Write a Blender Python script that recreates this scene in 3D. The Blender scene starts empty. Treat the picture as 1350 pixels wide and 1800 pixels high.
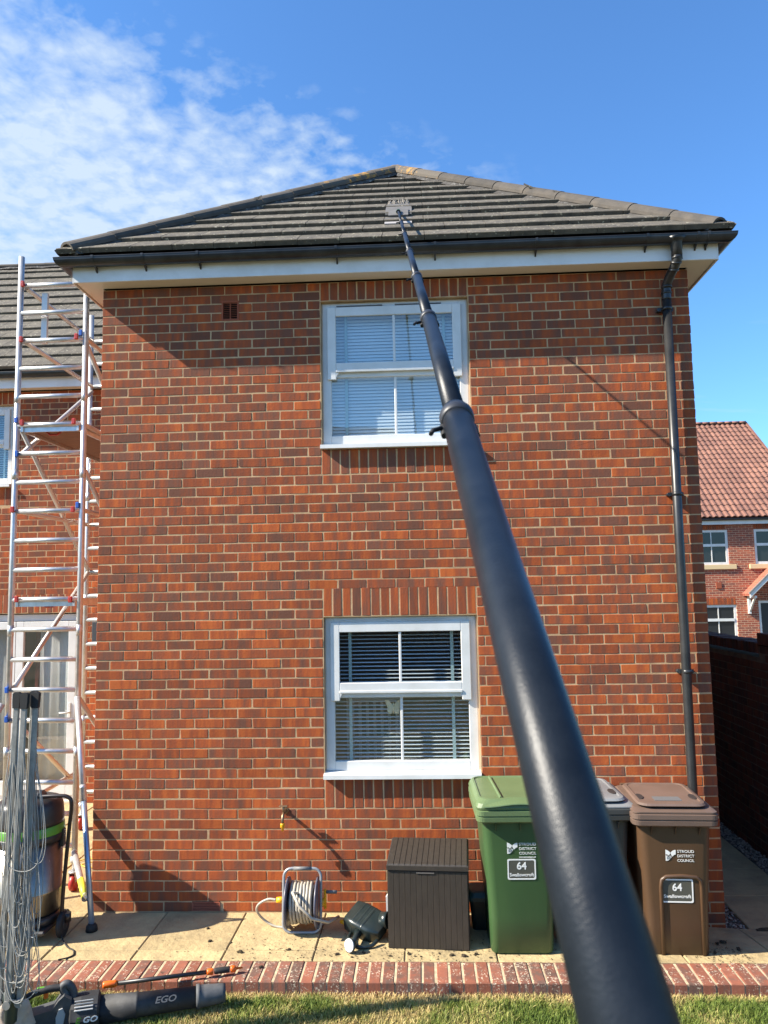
import bpy, math, random
import numpy as np
from mathutils import Vector, Matrix, noise
random.seed(7)
S = bpy.context.scene
COL = S.collection
PI = math.pi
R = math.radians

# ---------------------------------------------------------------- camera
F_PX, CAM = 1352.0, Vector((2.55927, -5.98574, 2.38706))
P_, Y_, R_ = 0.100312, -0.047212, -0.0177630
cp, sp, cy, sy, cr, sr = math.cos(P_), math.sin(P_), math.cos(Y_), math.sin(Y_), math.cos(R_), math.sin(R_)
FW = Vector((sy*cp, cy*cp, sp)); RT = Vector((cy, -sy, 0)); UP = RT.cross(FW)
R2 = RT*cr + UP*sr; U2 = -RT*sr + UP*cr
cd = bpy.data.cameras.new('camera'); cam = bpy.data.objects.new('camera', cd); COL.objects.link(cam)
m = Matrix.Identity(4)
for i in range(3):
    m[i][0], m[i][1], m[i][2], m[i][3] = R2[i], U2[i], -FW[i], CAM[i]
cam.matrix_world = m
cd.sensor_fit = 'VERTICAL'; cd.sensor_height = 24; cd.sensor_width = 18
cd.lens = 24*F_PX/1800; cd.clip_start = 0.02; cd.clip_end = 900
cd.dof.use_dof = True; cd.dof.focus_distance = 6.0; cd.dof.aperture_fstop = 6.5
S.camera = cam
def ray(px, py): return FW + R2*((px-675)/F_PX) - U2*((py-900)/F_PX)

# ---------------------------------------------------------------- light
SUN = Vector((3.79, 1.0, -3.05)).normalized()      # direction the light travels
sd = bpy.data.lights.new('sun', 'SUN'); sd.energy = 5.0; sd.angle = R(0.53); sd.color = (1.0, 0.91, 0.77)
so = bpy.data.objects.new('sun', sd); COL.objects.link(so)
so.rotation_euler = SUN.to_track_quat('-Z', 'Y').to_euler()
W = bpy.data.worlds.new('World'); S.world = W; W.use_nodes = True
def build_world():
    nt = W.node_tree; nt.nodes.clear(); N = nt.nodes.new; L = nt.links.new
    out = N('ShaderNodeOutputWorld'); bg = N('ShaderNodeBackground')
    sky = N('ShaderNodeTexSky'); sky.sky_type = 'NISHITA'; sky.sun_disc = False
    sky.sun_elevation = math.asin(-SUN.z); sky.sun_rotation = math.atan2(-SUN.x, -SUN.y)
    sky.air_density = 1.0; sky.dust_density = 0.6; sky.ozone_density = 2.2
    tc = N('ShaderNodeTexCoord')
    hs = N('ShaderNodeHueSaturation'); hs.inputs['Saturation'].default_value = 1.0
    tint = N('ShaderNodeMixRGB'); tint.blend_type = 'MULTIPLY'; tint.inputs[0].default_value = 1; tint.inputs[2].default_value = (0.80, 1.29, 1.74, 1)
    L(sky.outputs[0], tint.inputs[1]); L(tint.outputs[0], hs.inputs['Color'])
    # altocumulus sheet: projected on a cloud deck, ends along one edge
    n = ray(180, 60).cross(ray(640, 285)); n.normalize()
    if n.dot(ray(0, 400)) < 0: n = -n
    dot = N('ShaderNodeVectorMath'); dot.operation = 'DOT_PRODUCT'; L(tc.outputs['Generated'], dot.inputs[0]); dot.inputs[1].default_value = n
    sep = N('ShaderNodeSeparateXYZ'); L(tc.outputs['Generated'], sep.inputs[0])
    def M(op, a, b=None, clamp=False):
        x = N('ShaderNodeMath'); x.operation = op; x.use_clamp = clamp
        for i, v in enumerate((a, b)):
            if v is None: continue
            if isinstance(v, (int, float)): x.inputs[i].default_value = v
            else: L(v, x.inputs[i])
        return x.outputs[0]
    zz = M('ADD', M('MAXIMUM', sep.outputs['Z'], 0.0), 0.12)
    cb = N('ShaderNodeCombineXYZ'); L(M('DIVIDE', sep.outputs['X'], zz), cb.inputs[0]); L(M('DIVIDE', sep.outputs['Y'], zz), cb.inputs[1])
    def noi(scale, det, rough, dist=0.0):
        x = N('ShaderNodeTexNoise'); x.inputs['Scale'].default_value = scale; x.inputs['Detail'].default_value = det
        x.inputs['Roughness'].default_value = rough; x.inputs['Distortion'].default_value = dist; L(cb.outputs[0], x.inputs['Vector']); return x.outputs['Fac']
    big = noi(2.0, 3, 0.55); mid = noi(12.0, 4, 0.6, 0.4); small = noi(34.0, 3, 0.6, 0.3)
    vor = N('ShaderNodeTexVoronoi'); vor.feature = 'SMOOTH_F1'; vor.inputs['Scale'].default_value = 19.0; vor.inputs['Smoothness'].default_value = 0.7
    wv = N('ShaderNodeVectorMath'); wv.operation = 'ADD'
    wn = N('ShaderNodeTexNoise'); wn.inputs['Scale'].default_value = 8.0; L(cb.outputs[0], wn.inputs['Vector'])
    ws = N('ShaderNodeVectorMath'); ws.operation = 'SCALE'; ws.inputs['Scale'].default_value = 0.12; L(wn.outputs['Color'], ws.inputs[0])
    L(cb.outputs[0], wv.inputs[0]); L(ws.outputs[0], wv.inputs[1]); L(wv.outputs[0], vor.inputs['Vector'])
    edge = M('ADD', dot.outputs['Value'], M('MULTIPLY', M('SUBTRACT', big, 0.5), 0.10))
    mask = M('MULTIPLY', M('ADD', edge, 0.075), 5.2, True)
    # thinner and more broken by the edge, denser away from it
    mask = M('MULTIPLY', mask, M('MULTIPLY', M('SUBTRACT', 0.24, sep.outputs['X']), 5.0, True))
    tex = M('ADD', M('MULTIPLY', M('SUBTRACT', mid, 0.5), 1.35), M('MULTIPLY', M('SUBTRACT', small, 0.5), 1.0))
    tex = M('ADD', tex, M('MULTIPLY', M('SUBTRACT', 0.42, vor.outputs['Distance']), 0.9))
    tex = M('ADD', tex, M('MULTIPLY', M('SUBTRACT', big, 0.5), 0.9))
    dens = M('ADD', M('MULTIPLY', tex, 0.85), M('SUBTRACT', M('MULTIPLY', mask, 0.95), 0.12), True)
    dens = M('MULTIPLY', dens, M('MULTIPLY', mask, 3.2, True), True)
    # fine wisps elsewhere, low over the roofs
    w2 = N('ShaderNodeMapping'); w2.inputs['Scale'].default_value = (1.0, 3.2, 1); w2.inputs['Rotation'].default_value = (0, 0, 0.5); L(cb.outputs[0], w2.inputs[0])
    wn2 = N('ShaderNodeTexNoise'); wn2.inputs['Scale'].default_value = 1.6; wn2.inputs['Detail'].default_value = 6; wn2.inputs['Roughness'].default_value = 0.62; L(w2.outputs[0], wn2.inputs['Vector'])
    wisp = M('MULTIPLY', M('MULTIPLY', M('SUBTRACT', wn2.outputs['Fac'], 0.56), 2.6, True), M('MULTIPLY', M('SUBTRACT', 0.42, sep.outputs['Z']), 3.0, True))
    fac = M('MULTIPLY', M('MAXIMUM', dens, M('MULTIPLY', wisp, 0.85)), 0.86)
    mix = N('ShaderNodeMixRGB'); L(fac, mix.inputs[0]); L(hs.outputs[0], mix.inputs[1]); mix.inputs[2].default_value = (4.6, 5.4, 6.2, 1)
    L(mix.outputs[0], bg.inputs['Color']); bg.inputs['Strength'].default_value = 0.066
    L(bg.outputs[0], out.inputs[0])
build_world()
vs = S.view_settings; vs.view_transform = 'Standard'; vs.look = 'None'; vs.gamma = 1; vs.exposure = 1.32; vs.use_curve_mapping = False
S.render.engine = 'CYCLES'

# ---------------------------------------------------------------- materials
MATS = {}
def mat(name, c, rough=0.6, metal=0.0, c2=None, scale=8.0, detail=4.0, bump=0.0, bscale=60.0, spec=0.5, stretch=None, lo=0.35, hi=0.65, attr=None, bdist=0.004, coat=0.0, speck=None):
    if name in MATS: return MATS[name]
    m = bpy.data.materials.new(name); m.use_nodes = True; nt = m.node_tree; b = nt.nodes['Principled BSDF']
    b.inputs['Base Color'].default_value = (*c, 1); b.inputs['Roughness'].default_value = rough; b.inputs['Metallic'].default_value = metal
    b.inputs['Specular IOR Level'].default_value = spec; b.inputs['Coat Weight'].default_value = coat
    N = nt.nodes.new; L = nt.links.new
    tc = N('ShaderNodeNewGeometry'); mp = N('ShaderNodeMapping'); L(tc.outputs['Position'], mp.inputs[0])
    if stretch: mp.inputs['Scale'].default_value = stretch
    if c2:
        n = N('ShaderNodeTexNoise'); n.inputs['Scale'].default_value = scale; n.inputs['Detail'].default_value = detail; n.inputs['Roughness'].default_value = 0.6
        L(mp.outputs[0], n.inputs['Vector'])
        cr_ = N('ShaderNodeValToRGB'); cr_.color_ramp.elements[0].position = lo; cr_.color_ramp.elements[1].position = hi
        cr_.color_ramp.elements[0].color = (*c, 1); cr_.color_ramp.elements[1].color = (*c2, 1)
        L(n.outputs['Fac'], cr_.inputs[0]); o = cr_.outputs[0]
        if attr:
            at = N('ShaderNodeAttribute'); at.attribute_name = 'seed'; mx = N('ShaderNodeMixRGB'); mx.blend_type = 'MULTIPLY'; mx.inputs[0].default_value = 1
            sep = N('ShaderNodeSeparateColor'); L(at.outputs['Color'], sep.inputs[0])
            mr = N('ShaderNodeMapRange'); mr.inputs['To Min'].default_value = attr[0]; mr.inputs['To Max'].default_value = attr[1]; L(sep.outputs[0], mr.inputs[0])
            L(o, mx.inputs[1]); L(mr.outputs[0], mx.inputs[2]); o = mx.outputs[0]
        if speck:
            a_ = N('ShaderNodeTexNoise'); a_.inputs['Scale'].default_value = 34; a_.inputs['Detail'].default_value = 3; L(mp.outputs[0], a_.inputs['Vector'])
            r_ = N('ShaderNodeValToRGB'); r_.color_ramp.elements[0].position = .63; r_.color_ramp.elements[1].position = .70; L(a_.outputs['Fac'], r_.inputs[0])
            x_ = N('ShaderNodeMixRGB'); L(r_.outputs[0], x_.inputs[0]); L(o, x_.inputs[1]); x_.inputs[2].default_value = (*speck, 1); o = x_.outputs[0]
        L(o, b.inputs['Base Color'])
    if bump:
        n2 = N('ShaderNodeTexNoise'); n2.inputs['Scale'].default_value = bscale; n2.inputs['Detail'].default_value = 6; n2.inputs['Roughness'].default_value = 0.6; L(mp.outputs[0], n2.inputs['Vector'])
        bp = N('ShaderNodeBump'); bp.inputs['Strength'].default_value = bump; bp.inputs['Distance'].default_value = bdist; L(n2.outputs['Fac'], bp.inputs['Height']); L(bp.outputs[0], b.inputs['Normal'])
    MATS[name] = m; return m

def brick_mat(name, cols, dark, gain=1.0, lichen=None, horiz=False, tone=(0.78, 1.15)):
    """drag-faced brick: colour bands across the face, different on each brick (attribute 'seed')."""
    m = bpy.data.materials.new(name); m.use_nodes = True; nt = m.node_tree; b = nt.nodes['Principled BSDF']; N = nt.nodes.new; L = nt.links.new
    g = N('ShaderNodeNewGeometry'); at = N('ShaderNodeAttribute'); at.attribute_name = 'seed'
    sep = N('ShaderNodeSeparateColor'); L(at.outputs['Color'], sep.inputs[0])
    off = N('ShaderNodeVectorMath'); off.operation = 'SCALE'; off.inputs['Scale'].default_value = 37.0; L(at.outputs['Color'], off.inputs[0])
    def coords(s):
        mp = N('ShaderNodeMapping'); mp.inputs['Scale'].default_value = s; L(g.outputs['Position'], mp.inputs[0])
        a = N('ShaderNodeVectorMath'); L(mp.outputs[0], a.inputs[0]); L(off.outputs[0], a.inputs[1]); return a.outputs[0]
    def noi(v, sc, det=3, ro=0.55):
        n = N('ShaderNodeTexNoise'); n.inputs['Scale'].default_value = sc; n.inputs['Detail'].default_value = det; n.inputs['Roughness'].default_value = ro; L(v, n.inputs['Vector']); return n.outputs['Fac']
    def M(op, a, b_=None, cl=False):
        x = N('ShaderNodeMath'); x.operation = op; x.use_clamp = cl
        for i, v in enumerate((a, b_)):
            if v is None: continue
            if isinstance(v, (int, float)): x.inputs[i].default_value = v
            else: L(v, x.inputs[i])
        return x.outputs[0]
    band = noi(coords((1, 1, 0.16) if not horiz else (0.25, 0.25, 1)), 15.0, 2.5)
    fine = noi(coords((1, 1, 1)), 60.0, 4, 0.65)
    streak = noi(coords((1, 1, 0.07)), 90.0, 3)
    # brick's own darkness + band
    t = M('ADD', M('MULTIPLY', M('SUBTRACT', band, 0.5), 2.1), M('MULTIPLY', M('SUBTRACT', sep.outputs[0], 0.45), 0.62))
    t = M('ADD', t, M('MULTIPLY', M('SUBTRACT', fine, 0.5), 0.5))
    t = M('ADD', t, 0.5, True)
    cr_ = N('ShaderNodeValToRGB'); e = cr_.color_ramp.elements
    e[0].position = 0.08; e[0].color = (*cols[0], 1); e[1].position = 0.95; e[1].color = (*dark, 1)
    for i, c in enumerate(cols[1:]):
        q = e.new(0.08+0.87*(i+1)/len(cols)); q.color = (*c, 1)
    L(t, cr_.inputs[0])
    mul = N('ShaderNodeMixRGB'); mul.blend_type = 'MULTIPLY'; mul.inputs[0].default_value = 1
    mr = N('ShaderNodeMapRange'); mr.inputs['To Min'].default_value = tone[0]*gain; mr.inputs['To Max'].default_value = tone[1]*gain; L(sep.outputs[1], mr.inputs[0])
    k = M('MULTIPLY', mr.outputs[0], M('ADD', 0.78, M('MULTIPLY', M('ADD', fine, streak), 0.22)))
    L(cr_.outputs[0], mul.inputs[1]); L(k, mul.inputs[2]); o = mul.outputs[0]
    if lichen:
        sp1 = noi(coords((1, 1, 1)), 75.0, 5, 0.7); pat = noi(coords((1, 1, 1)), 9.0, 2)
        f = M('MULTIPLY', M('MULTIPLY', M('SUBTRACT', sp1, 0.555), 14.0, True), M('MULTIPLY', M('SUBTRACT', pat, 0.44), 7.0, True))
        mx = N('ShaderNodeMixRGB'); L(f, mx.inputs[0]); L(o, mx.inputs[1]); mx.inputs[2].default_value = (*lichen, 1); o = mx.outputs[0]
    L(o, b.inputs['Base Color']); b.inputs['Roughness'].default_value = 0.88; b.inputs['Specular IOR Level'].default_value = 0.3
    bp = N('ShaderNodeBump'); bp.inputs['Strength'].default_value = 0.55; bp.inputs['Distance'].default_value = 0.0022
    L(M('ADD', fine, M('MULTIPLY', streak, 0.6)), bp.inputs['Height']); L(bp.outputs[0], b.inputs['Normal'])
    MATS[name] = m; return m
BRICK = brick_mat('house_brick', [(0.47, 0.112, 0.027), (0.39, 0.088, 0.026), (0.315, 0.078, 0.030), (0.25, 0.076, 0.037)], (0.185, 0.074, 0.045), 0.86, tone=(0.86, 1.14))
KERBB = brick_mat('kerb_brick', [(0.27, 0.095, 0.055), (0.24, 0.085, 0.052), (0.20, 0.085, 0.058)], (0.14, 0.080, 0.060), 0.95, lichen=(0.62, 0.55, 0.42))
MORTAR = mat('mortar', (0.56, 0.37, 0.20), 0.95, c2=(0.32, 0.20, 0.105), scale=5, detail=8, bump=0.5, bscale=160, bdist=0.003)
MORTAR_K = mat('kerb_mortar', (0.55, 0.44, 0.28), 0.95, c2=(0.36, 0.28, 0.18), scale=20, bump=0.6, bscale=200)
UPVC = mat('white_upvc', (0.68, 0.68, 0.66), 0.35, c2=(0.60, 0.60, 0.57), scale=5)
UPVC_DIRTY = mat('white_fascia', (0.76, 0.75, 0.73), 0.4, c2=(0.60, 0.58, 0.54), scale=3.2, lo=0.45, hi=0.8)
BLACKP = mat('black_gutter_plastic', (0.012, 0.013, 0.015), 0.33, c2=(0.03, 0.032, 0.034), scale=7, bump=0.05)
TILE = mat('concrete_roof_tile', (0.128, 0.110, 0.082), 0.9, speck=(.38, .35, .26), c2=(0.068, 0.060, 0.048), scale=11, detail=7, bump=0.9, bscale=120, attr=(0.84, 1.10), bdist=0.005)
HIPT = mat('concrete_hip_tile', (0.095, 0.080, 0.064), 0.9, c2=(0.060, 0.053, 0.045), scale=9, detail=6, bump=0.5, bscale=90, attr=(0.8, 1.15))
BED = mat('hip_bedding_mortar', (0.06, 0.055, 0.05), 0.95, c2=(0.26, 0.25, 0.23), lo=.55, hi=.72, scale=22, bump=1.0, bscale=60, bdist=0.012)
ALU = mat('aluminium_tube', (0.62, 0.62, 0.62), 0.36, metal=0.6, c2=(0.50, 0.50, 0.49), scale=16, bump=0.08, bscale=90)
STEEL = mat('polished_steel', (0.33, 0.30, 0.26), 0.36, metal=1.0, c2=(0.22, 0.20, 0.17), scale=6)
REDP = mat('red_plastic', (0.40, 0.03, 0.022), 0.4)
BLUEP = mat('blue_plastic', (0.02, 0.10, 0.42), 0.4)
PLY = mat('plywood_deck', (0.25, 0.13, 0.08), 0.8, c2=(0.16, 0.085, 0.055), scale=6, stretch=(1, 8, 1))
GREYP = mat('grey_plastic', (0.17, 0.17, 0.165), 0.5, c2=(0.12, 0.12, 0.12), scale=18)
ORANGE = mat('orange_plastic', (0.70, 0.13, 0.01), 0.4)
YELLOW = mat('yellow_plastic', (0.75, 0.36, 0.01), 0.4)
LIME = mat('lime_green_plastic', (0.10, 0.30, 0.03), 0.4)
RUBBER = mat('black_rubber', (0.015, 0.015, 0.015), 0.75)
SLABM = mat('yellow_paving', (0.46, 0.35, 0.175), 0.9, c2=(0.25, 0.19, 0.10), scale=4.2, detail=9, bump=1.0, bscale=13, attr=(0.86, 1.08), bdist=0.016, lo=.40, hi=.80)
JOINT = mat('sand_joint', (0.22, 0.17, 0.10), 0.95, c2=(0.2, 0.16, 0.1), scale=30)

def glass_mat(name, tint=(0.96, 0.99, 1.0), refl=1.45, tr=0.97):
    m = bpy.data.materials.new(name); m.use_nodes = True; nt = m.node_tree; nt.nodes.clear(); N = nt.nodes.new; L = nt.links.new
    o = N('ShaderNodeOutputMaterial'); mx = N('ShaderNodeMixShader'); t = N('ShaderNodeBsdfTransparent'); g = N('ShaderNodeBsdfGlossy')
    gg = N('ShaderNodeNewGeometry'); dt = N('ShaderNodeVectorMath'); dt.operation = 'DOT_PRODUCT'; L(gg.outputs['Incoming'], dt.inputs[0]); L(gg.outputs['Normal'], dt.inputs[1])
    def M(op, a, b=None):
        x = N('ShaderNodeMath'); x.operation = op
        for i, v in enumerate((a, b)):
            if v is None: continue
            if isinstance(v, (int, float)): x.inputs[i].default_value = v
            else: L(v, x.inputs[i])
        return x.outputs[0]
    f0 = ((refl-1)/(refl+1))**2
    fres = M('ADD', M('MULTIPLY', M('POWER', M('SUBTRACT', 1.0, M('ABSOLUTE', dt.outputs['Value'])), 5.0), 1-f0), f0)   # same from both sides of the pane
    g.inputs['Roughness'].default_value = 0.0; g.inputs['Color'].default_value = (1, 1, 1, 1); t.inputs['Color'].default_value = (*[x*tr for x in tint], 1)
    n = N('ShaderNodeTexNoise'); n.inputs['Scale'].default_value = 1.7; bp = N('ShaderNodeBump'); bp.inputs['Strength'].default_value = 0.05; bp.inputs['Distance'].default_value = 0.02
    L(n.outputs['Fac'], bp.inputs['Height']); L(bp.outputs[0], g.inputs['Normal'])
    L(fres, mx.inputs[0]); L(t.outputs[0], mx.inputs[1]); L(g.outputs[0], mx.inputs[2]); L(mx.outputs[0], o.inputs[0])
    MATS[name] = m; return m
GLASS = glass_mat('window_glass', refl=2.2)

# ---------------------------------------------------------------- object helpers
def link(o, parent=None):
    COL.objects.link(o)
    if parent is not None: o.parent = parent
    return o
def thing(name, label, cat, loc=(0, 0, 0), group=None, rz=0.0):
    o = bpy.data.objects.new(name, None); o.location = loc; o.rotation_euler = (0, 0, rz); o.empty_display_size = 0.1
    link(o); o['label'] = label; o['category'] = cat
    if group: o['group'] = group
    return o
def tag(o, label=None, cat=None, group=None, kind=None):
    if label: o['label'] = label
    if cat: o['category'] = cat
    if group: o['group'] = group
    if kind: o['kind'] = kind
    return o
def struct(name, label=None):
    o = bpy.data.objects.new(name, None); link(o); o['kind'] = 'structure'
    if label: o['label'] = label
    return o

class MB:
    """collects faces; build() links ONE mesh object."""
    def __init__(s): s.v = []; s.f = []; s.m = []; s.sm = []; s.sd = []; s.cur = 0; s.seed = (0.5, 0.5, 0.5)
    def add(s, vs, fs, smooth=False):
        o = len(s.v); s.v += [tuple(p) for p in vs]; s.sd += [s.seed]*len(vs)
        for f in fs: s.f.append(tuple(i+o for i in f)); s.m.append(s.cur); s.sm.append(smooth)
        return s
    def box(s, a, b, bev=0.0):
        x0, y0, z0 = [min(p, q) for p, q in zip(a, b)]; x1, y1, z1 = [max(p, q) for p, q in zip(a, b)]
        if bev <= 0:
            vs = [(x, y, z) for z in (z0, z1) for y in (y0, y1) for x in (x0, x1)]
            return s.add(vs, [(0, 2, 3, 1), (4, 5, 7, 6), (0, 1, 5, 4), (1, 3, 7, 5), (3, 2, 6, 7), (2, 0, 4, 6)])
        e = min(bev, (x1-x0)*.45, (y1-y0)*.45, (z1-z0)*.45)
        vs = []; idx = {}
        for ix, X in enumerate((x0, x1)):
            for iy, Y in enumerate((y0, y1)):
                for iz, Z in enumerate((z0, z1)):
                    sx, s_y, sz = (e if ix == 0 else -e), (e if iy == 0 else -e), (e if iz == 0 else -e)
                    idx[ix, iy, iz, 0] = len(vs); vs.append((X, Y+s_y, Z+sz))
                    idx[ix, iy, iz, 1] = len(vs); vs.append((X+sx, Y, Z+sz))
                    idx[ix, iy, iz, 2] = len(vs); vs.append((X+sx, Y+s_y, Z))
        I = lambda *k: idx[k]
        fs = [(I(0,0,0,0), I(0,0,1,0), I(0,1,1,0), I(0,1,0,0)), (I(1,0,0,0), I(1,1,0,0), I(1,1,1,0), I(1,0,1,0)),
              (I(0,0,0,1), I(1,0,0,1), I(1,0,1,1), I(0,0,1,1)), (I(0,1,0,1), I(0,1,1,1), I(1,1,1,1), I(1,1,0,1)),
              (I(0,0,0,2), I(0,1,0,2), I(1,1,0,2), I(1,0,0,2)), (I(0,0,1,2), I(1,0,1,2), I(1,1,1,2), I(0,1,1,2))]
        for ix in (0, 1):
            for iy in (0, 1):
                q = [I(ix,iy,0,0), I(ix,iy,1,0), I(ix,iy,1,1), I(ix,iy,0,1)]; fs.append(tuple(q) if ix != iy else tuple(q[::-1]))
            for iz in (0, 1):
                q = [I(ix,0,iz,0), I(ix,1,iz,0), I(ix,1,iz,2), I(ix,0,iz,2)]; fs.append(tuple(q) if ix == iz else tuple(q[::-1]))
            for iz in (0, 1): pass
        for iy in (0, 1):
            for iz in (0, 1):
                q = [I(0,iy,iz,1), I(1,iy,iz,1), I(1,iy,iz,2), I(0,iy,iz,2)]; fs.append(tuple(q) if iy != iz else tuple(q[::-1]))
        for ix in (0, 1):
            for iy in (0, 1):
                for iz in (0, 1):
                    q = (I(ix,iy,iz,0), I(ix,iy,iz,1), I(ix,iy,iz,2)); fs.append(q if (ix+iy+iz) % 2 else q[::-1])
        return s.add(vs, fs)
    def xbox(s, M_, a, b, bev=0.0):
        k = len(s.v); s.box(a, b, bev)
        for i in range(k, len(s.v)): s.v[i] = tuple(M_ @ Vector(s.v[i]))
        return s
    def tube(s, pts, r, n=10, cap=True, smooth=True, r1=None):
        pts = [Vector(p) for p in pts]; k = len(pts); rs = r if isinstance(r, (list, tuple)) else [r]*k
        vs = []; up = None
        for i, p in enumerate(pts):
            d = (pts[min(i+1, k-1)]-pts[max(i-1, 0)]).normalized()
            if up is None:
                up = Vector((0, 0, 1)) if abs(d.z) < 0.9 else Vector((0, 1, 0))
            a = d.cross(up).normalized(); b = a.cross(d).normalized(); up = b
            for j in range(n):
                t = 2*PI*j/n; vs.append(p + (a*math.cos(t)+b*math.sin(t))*rs[i])
        fs = [(i*n+j, i*n+(j+1) % n, (i+1)*n+(j+1) % n, (i+1)*n+j) for i in range(k-1) for j in range(n)]
        s.add(vs, fs, smooth)
        if cap:
            o = len(s.v)-len(vs)
            s.f.append(tuple(o+j for j in range(n))[::-1]); s.m.append(s.cur); s.sm.append(False)
            s.f.append(tuple(o+(k-1)*n+j for j in range(n))); s.m.append(s.cur); s.sm.append(False)
        return s
    def lathe(s, c, axis, prof, n=24, smooth=True):
        """prof: list of (distance along axis, radius)"""
        c = Vector(c); d = Vector(axis).normalized(); up = Vector((0, 0, 1)) if abs(d.z) < 0.9 else Vector((1, 0, 0))
        a = d.cross(up).normalized(); b = a.cross(d).normalized(); vs = []
        for h, r in prof:
            for j in range(n):
                t = 2*PI*j/n; vs.append(c + d*h + (a*math.cos(t)+b*math.sin(t))*max(r, 1e-5))
        k = len(prof)
        fs = [(i*n+j, i*n+(j+1) % n, (i+1)*n+(j+1) % n, (i+1)*n+j) for i in range(k-1) for j in range(n)]
        s.add(vs, fs, smooth); o = len(s.v)-len(vs)
        s.f.append(tuple(o+j for j in range(n))[::-1]); s.m.append(s.cur); s.sm.append(False)
        s.f.append(tuple(o+(k-1)*n+j for j in range(n))); s.m.append(s.cur); s.sm.append(False)
        return s
    def loft(s, rings, cap=True, smooth=False, closed=True):
        n = len(rings[0]); vs = [p for r in rings for p in r]; e = n if closed else n-1
        fs = [(i*n+j, i*n+(j+1) % n, (i+1)*n+(j+1) % n, (i+1)*n+j) for i in range(len(rings)-1) for j in range(e)]
        s.add(vs, fs, smooth); o = len(s.v)-len(vs)
        if cap and closed:
            s.f.append(tuple(o+j for j in range(n))[::-1]); s.m.append(s.cur); s.sm.append(False)
            s.f.append(tuple(o+(len(rings)-1)*n+j for j in range(n))); s.m.append(s.cur); s.sm.append(False)
        return s
    def prism(s, poly, a, b, map_):
        """poly 2-D outline, extruded from a to b; map_(u, v, w) -> point"""
        n = len(poly)
        return s.loft([[map_(u, v, a) for u, v in poly], [map_(u, v, b) for u, v in poly]])
    def build(s, name, mats, parent=None, auto=None, fix=True):
        me = bpy.data.meshes.new(name); me.from_pydata(s.v, [], s.f)
        if not isinstance(mats, (list, tuple)): mats = [mats]
        for m_ in mats: me.materials.append(m_)
        me.polygons.foreach_set('material_index', s.m); me.polygons.foreach_set('use_smooth', s.sm)
        ca = me.color_attributes.new('seed', 'FLOAT_COLOR', 'POINT')
        ca.data.foreach_set('color', [c for q in s.sd for c in (*q, 1.0)])
        me.update()
        if fix:
            import bmesh
            bm = bmesh.new(); bm.from_mesh(me); bmesh.ops.recalc_face_normals(bm, faces=bm.faces); bm.to_mesh(me); bm.free()
        return link(bpy.data.objects.new(name, me), parent)
def rnd3(): return (random.random(), random.random(), random.random())
def arc(cx, cy_, r, a0, a1, n): return [(cx+r*math.cos(R(a0+(a1-a0)*i/n)), cy_+r*math.sin(R(a0+(a1-a0)*i/n))) for i in range(n+1)]
def rrect(x0, x1, y0, y1, r, n=4):
    p = []
    for cx, cy_, a in ((x1-r, y0+r, -90), (x1-r, y1-r, 0), (x0+r, y1-r, 90), (x0+r, y0+r, 180)): p += arc(cx, cy_, r, a, a+90, n)
    return p
def smooth_path(pts, n=8):
    """Catmull-Rom through the points"""
    P = [Vector(p) for p in pts]; P = [P[0]*2-P[1]] + P + [P[-1]*2-P[-2]]; out = []
    for i in range(1, len(P)-2):
        for j in range(n):
            t = j/n; a, b, c, d = P[i-1:i+3]
            out.append(0.5*((2*b) + (c-a)*t + (2*a-5*b+4*c-d)*t*t + (3*b-a-3*c+d)*t*t*t))
    return out + [P[-2]]
def text_obj(name, body, size, origin, ux, uz, m_, parent, align='CENTER', extrude=0.0006, bold=0.0, sx=1.0, font_shear=0.0):
    cu = bpy.data.curves.new(name, 'FONT'); cu.body = body; cu.size = size; cu.align_x = align; cu.align_y = 'CENTER'; cu.extrude = extrude; cu.offset = bold; cu.shear = font_shear
    cu.resolution_u = 3
    t = bpy.data.objects.new('tmp', cu); COL.objects.link(t)
    dg = bpy.context.evaluated_depsgraph_get(); me = bpy.data.meshes.new_from_object(t.evaluated_get(dg))
    bpy.data.objects.remove(t); ux = Vector(ux).normalized(); uz = Vector(uz).normalized(); nz = ux.cross(uz)
    M4 = Matrix(((ux.x*sx, uz.x, nz.x, origin[0]), (ux.y*sx, uz.y, nz.y, origin[1]), (ux.z*sx, uz.z, nz.z, origin[2]), (0, 0, 0, 1)))
    me.transform(M4); me.materials.clear(); me.materials.append(m_); me.name = name
    return link(bpy.data.objects.new(name, me), parent)

# ---------------------------------------------------------------- ground and setting
def gz(x, y=-1.0):              # the paving drops a little towards the corner of the house
    b = 0.0 if x < 2.9 else -0.105*min(1.0, (x-2.9)/1.9)
    return b*min(1.0, max(0.0, (y+.74)/.70))
LAWN_Z = -0.082
GRASS_G = mat('lawn_soil', (0.105, 0.085, 0.035), 0.95, c2=(0.045, 0.058, 0.016), scale=2.3, detail=8, bump=0.6, bscale=60, lo=0.4, hi=0.6)
g = MB(); g.add([(-70, -60, -.36), (90, -60, -.36), (90, 120, -.36), (-70, 120, -.36)], [(0, 1, 2, 3)])
tag(g.build('ground', mat('rough_ground', (0.10, 0.10, 0.055), 0.95, c2=(0.16, 0.13, 0.08), scale=0.6, detail=8)), kind='structure')
g = MB(); nx, ny = 70, 60
vs_ = [(-9+14.6*i/nx, -14+(12.97)*j/ny, LAWN_Z+0.012*noise.noise(Vector((i*.6, j*.6, 0)))) for j in range(ny+1) for i in range(nx+1)]
g.add(vs_, [(j*(nx+1)+i, j*(nx+1)+i+1, (j+1)*(nx+1)+i+1, (j+1)*(nx+1)+i) for j in range(ny) for i in range(nx)], True)
tag(g.build('lawn', GRASS_G), kind='structure')
def lawn_z(x): return LAWN_Z

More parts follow.
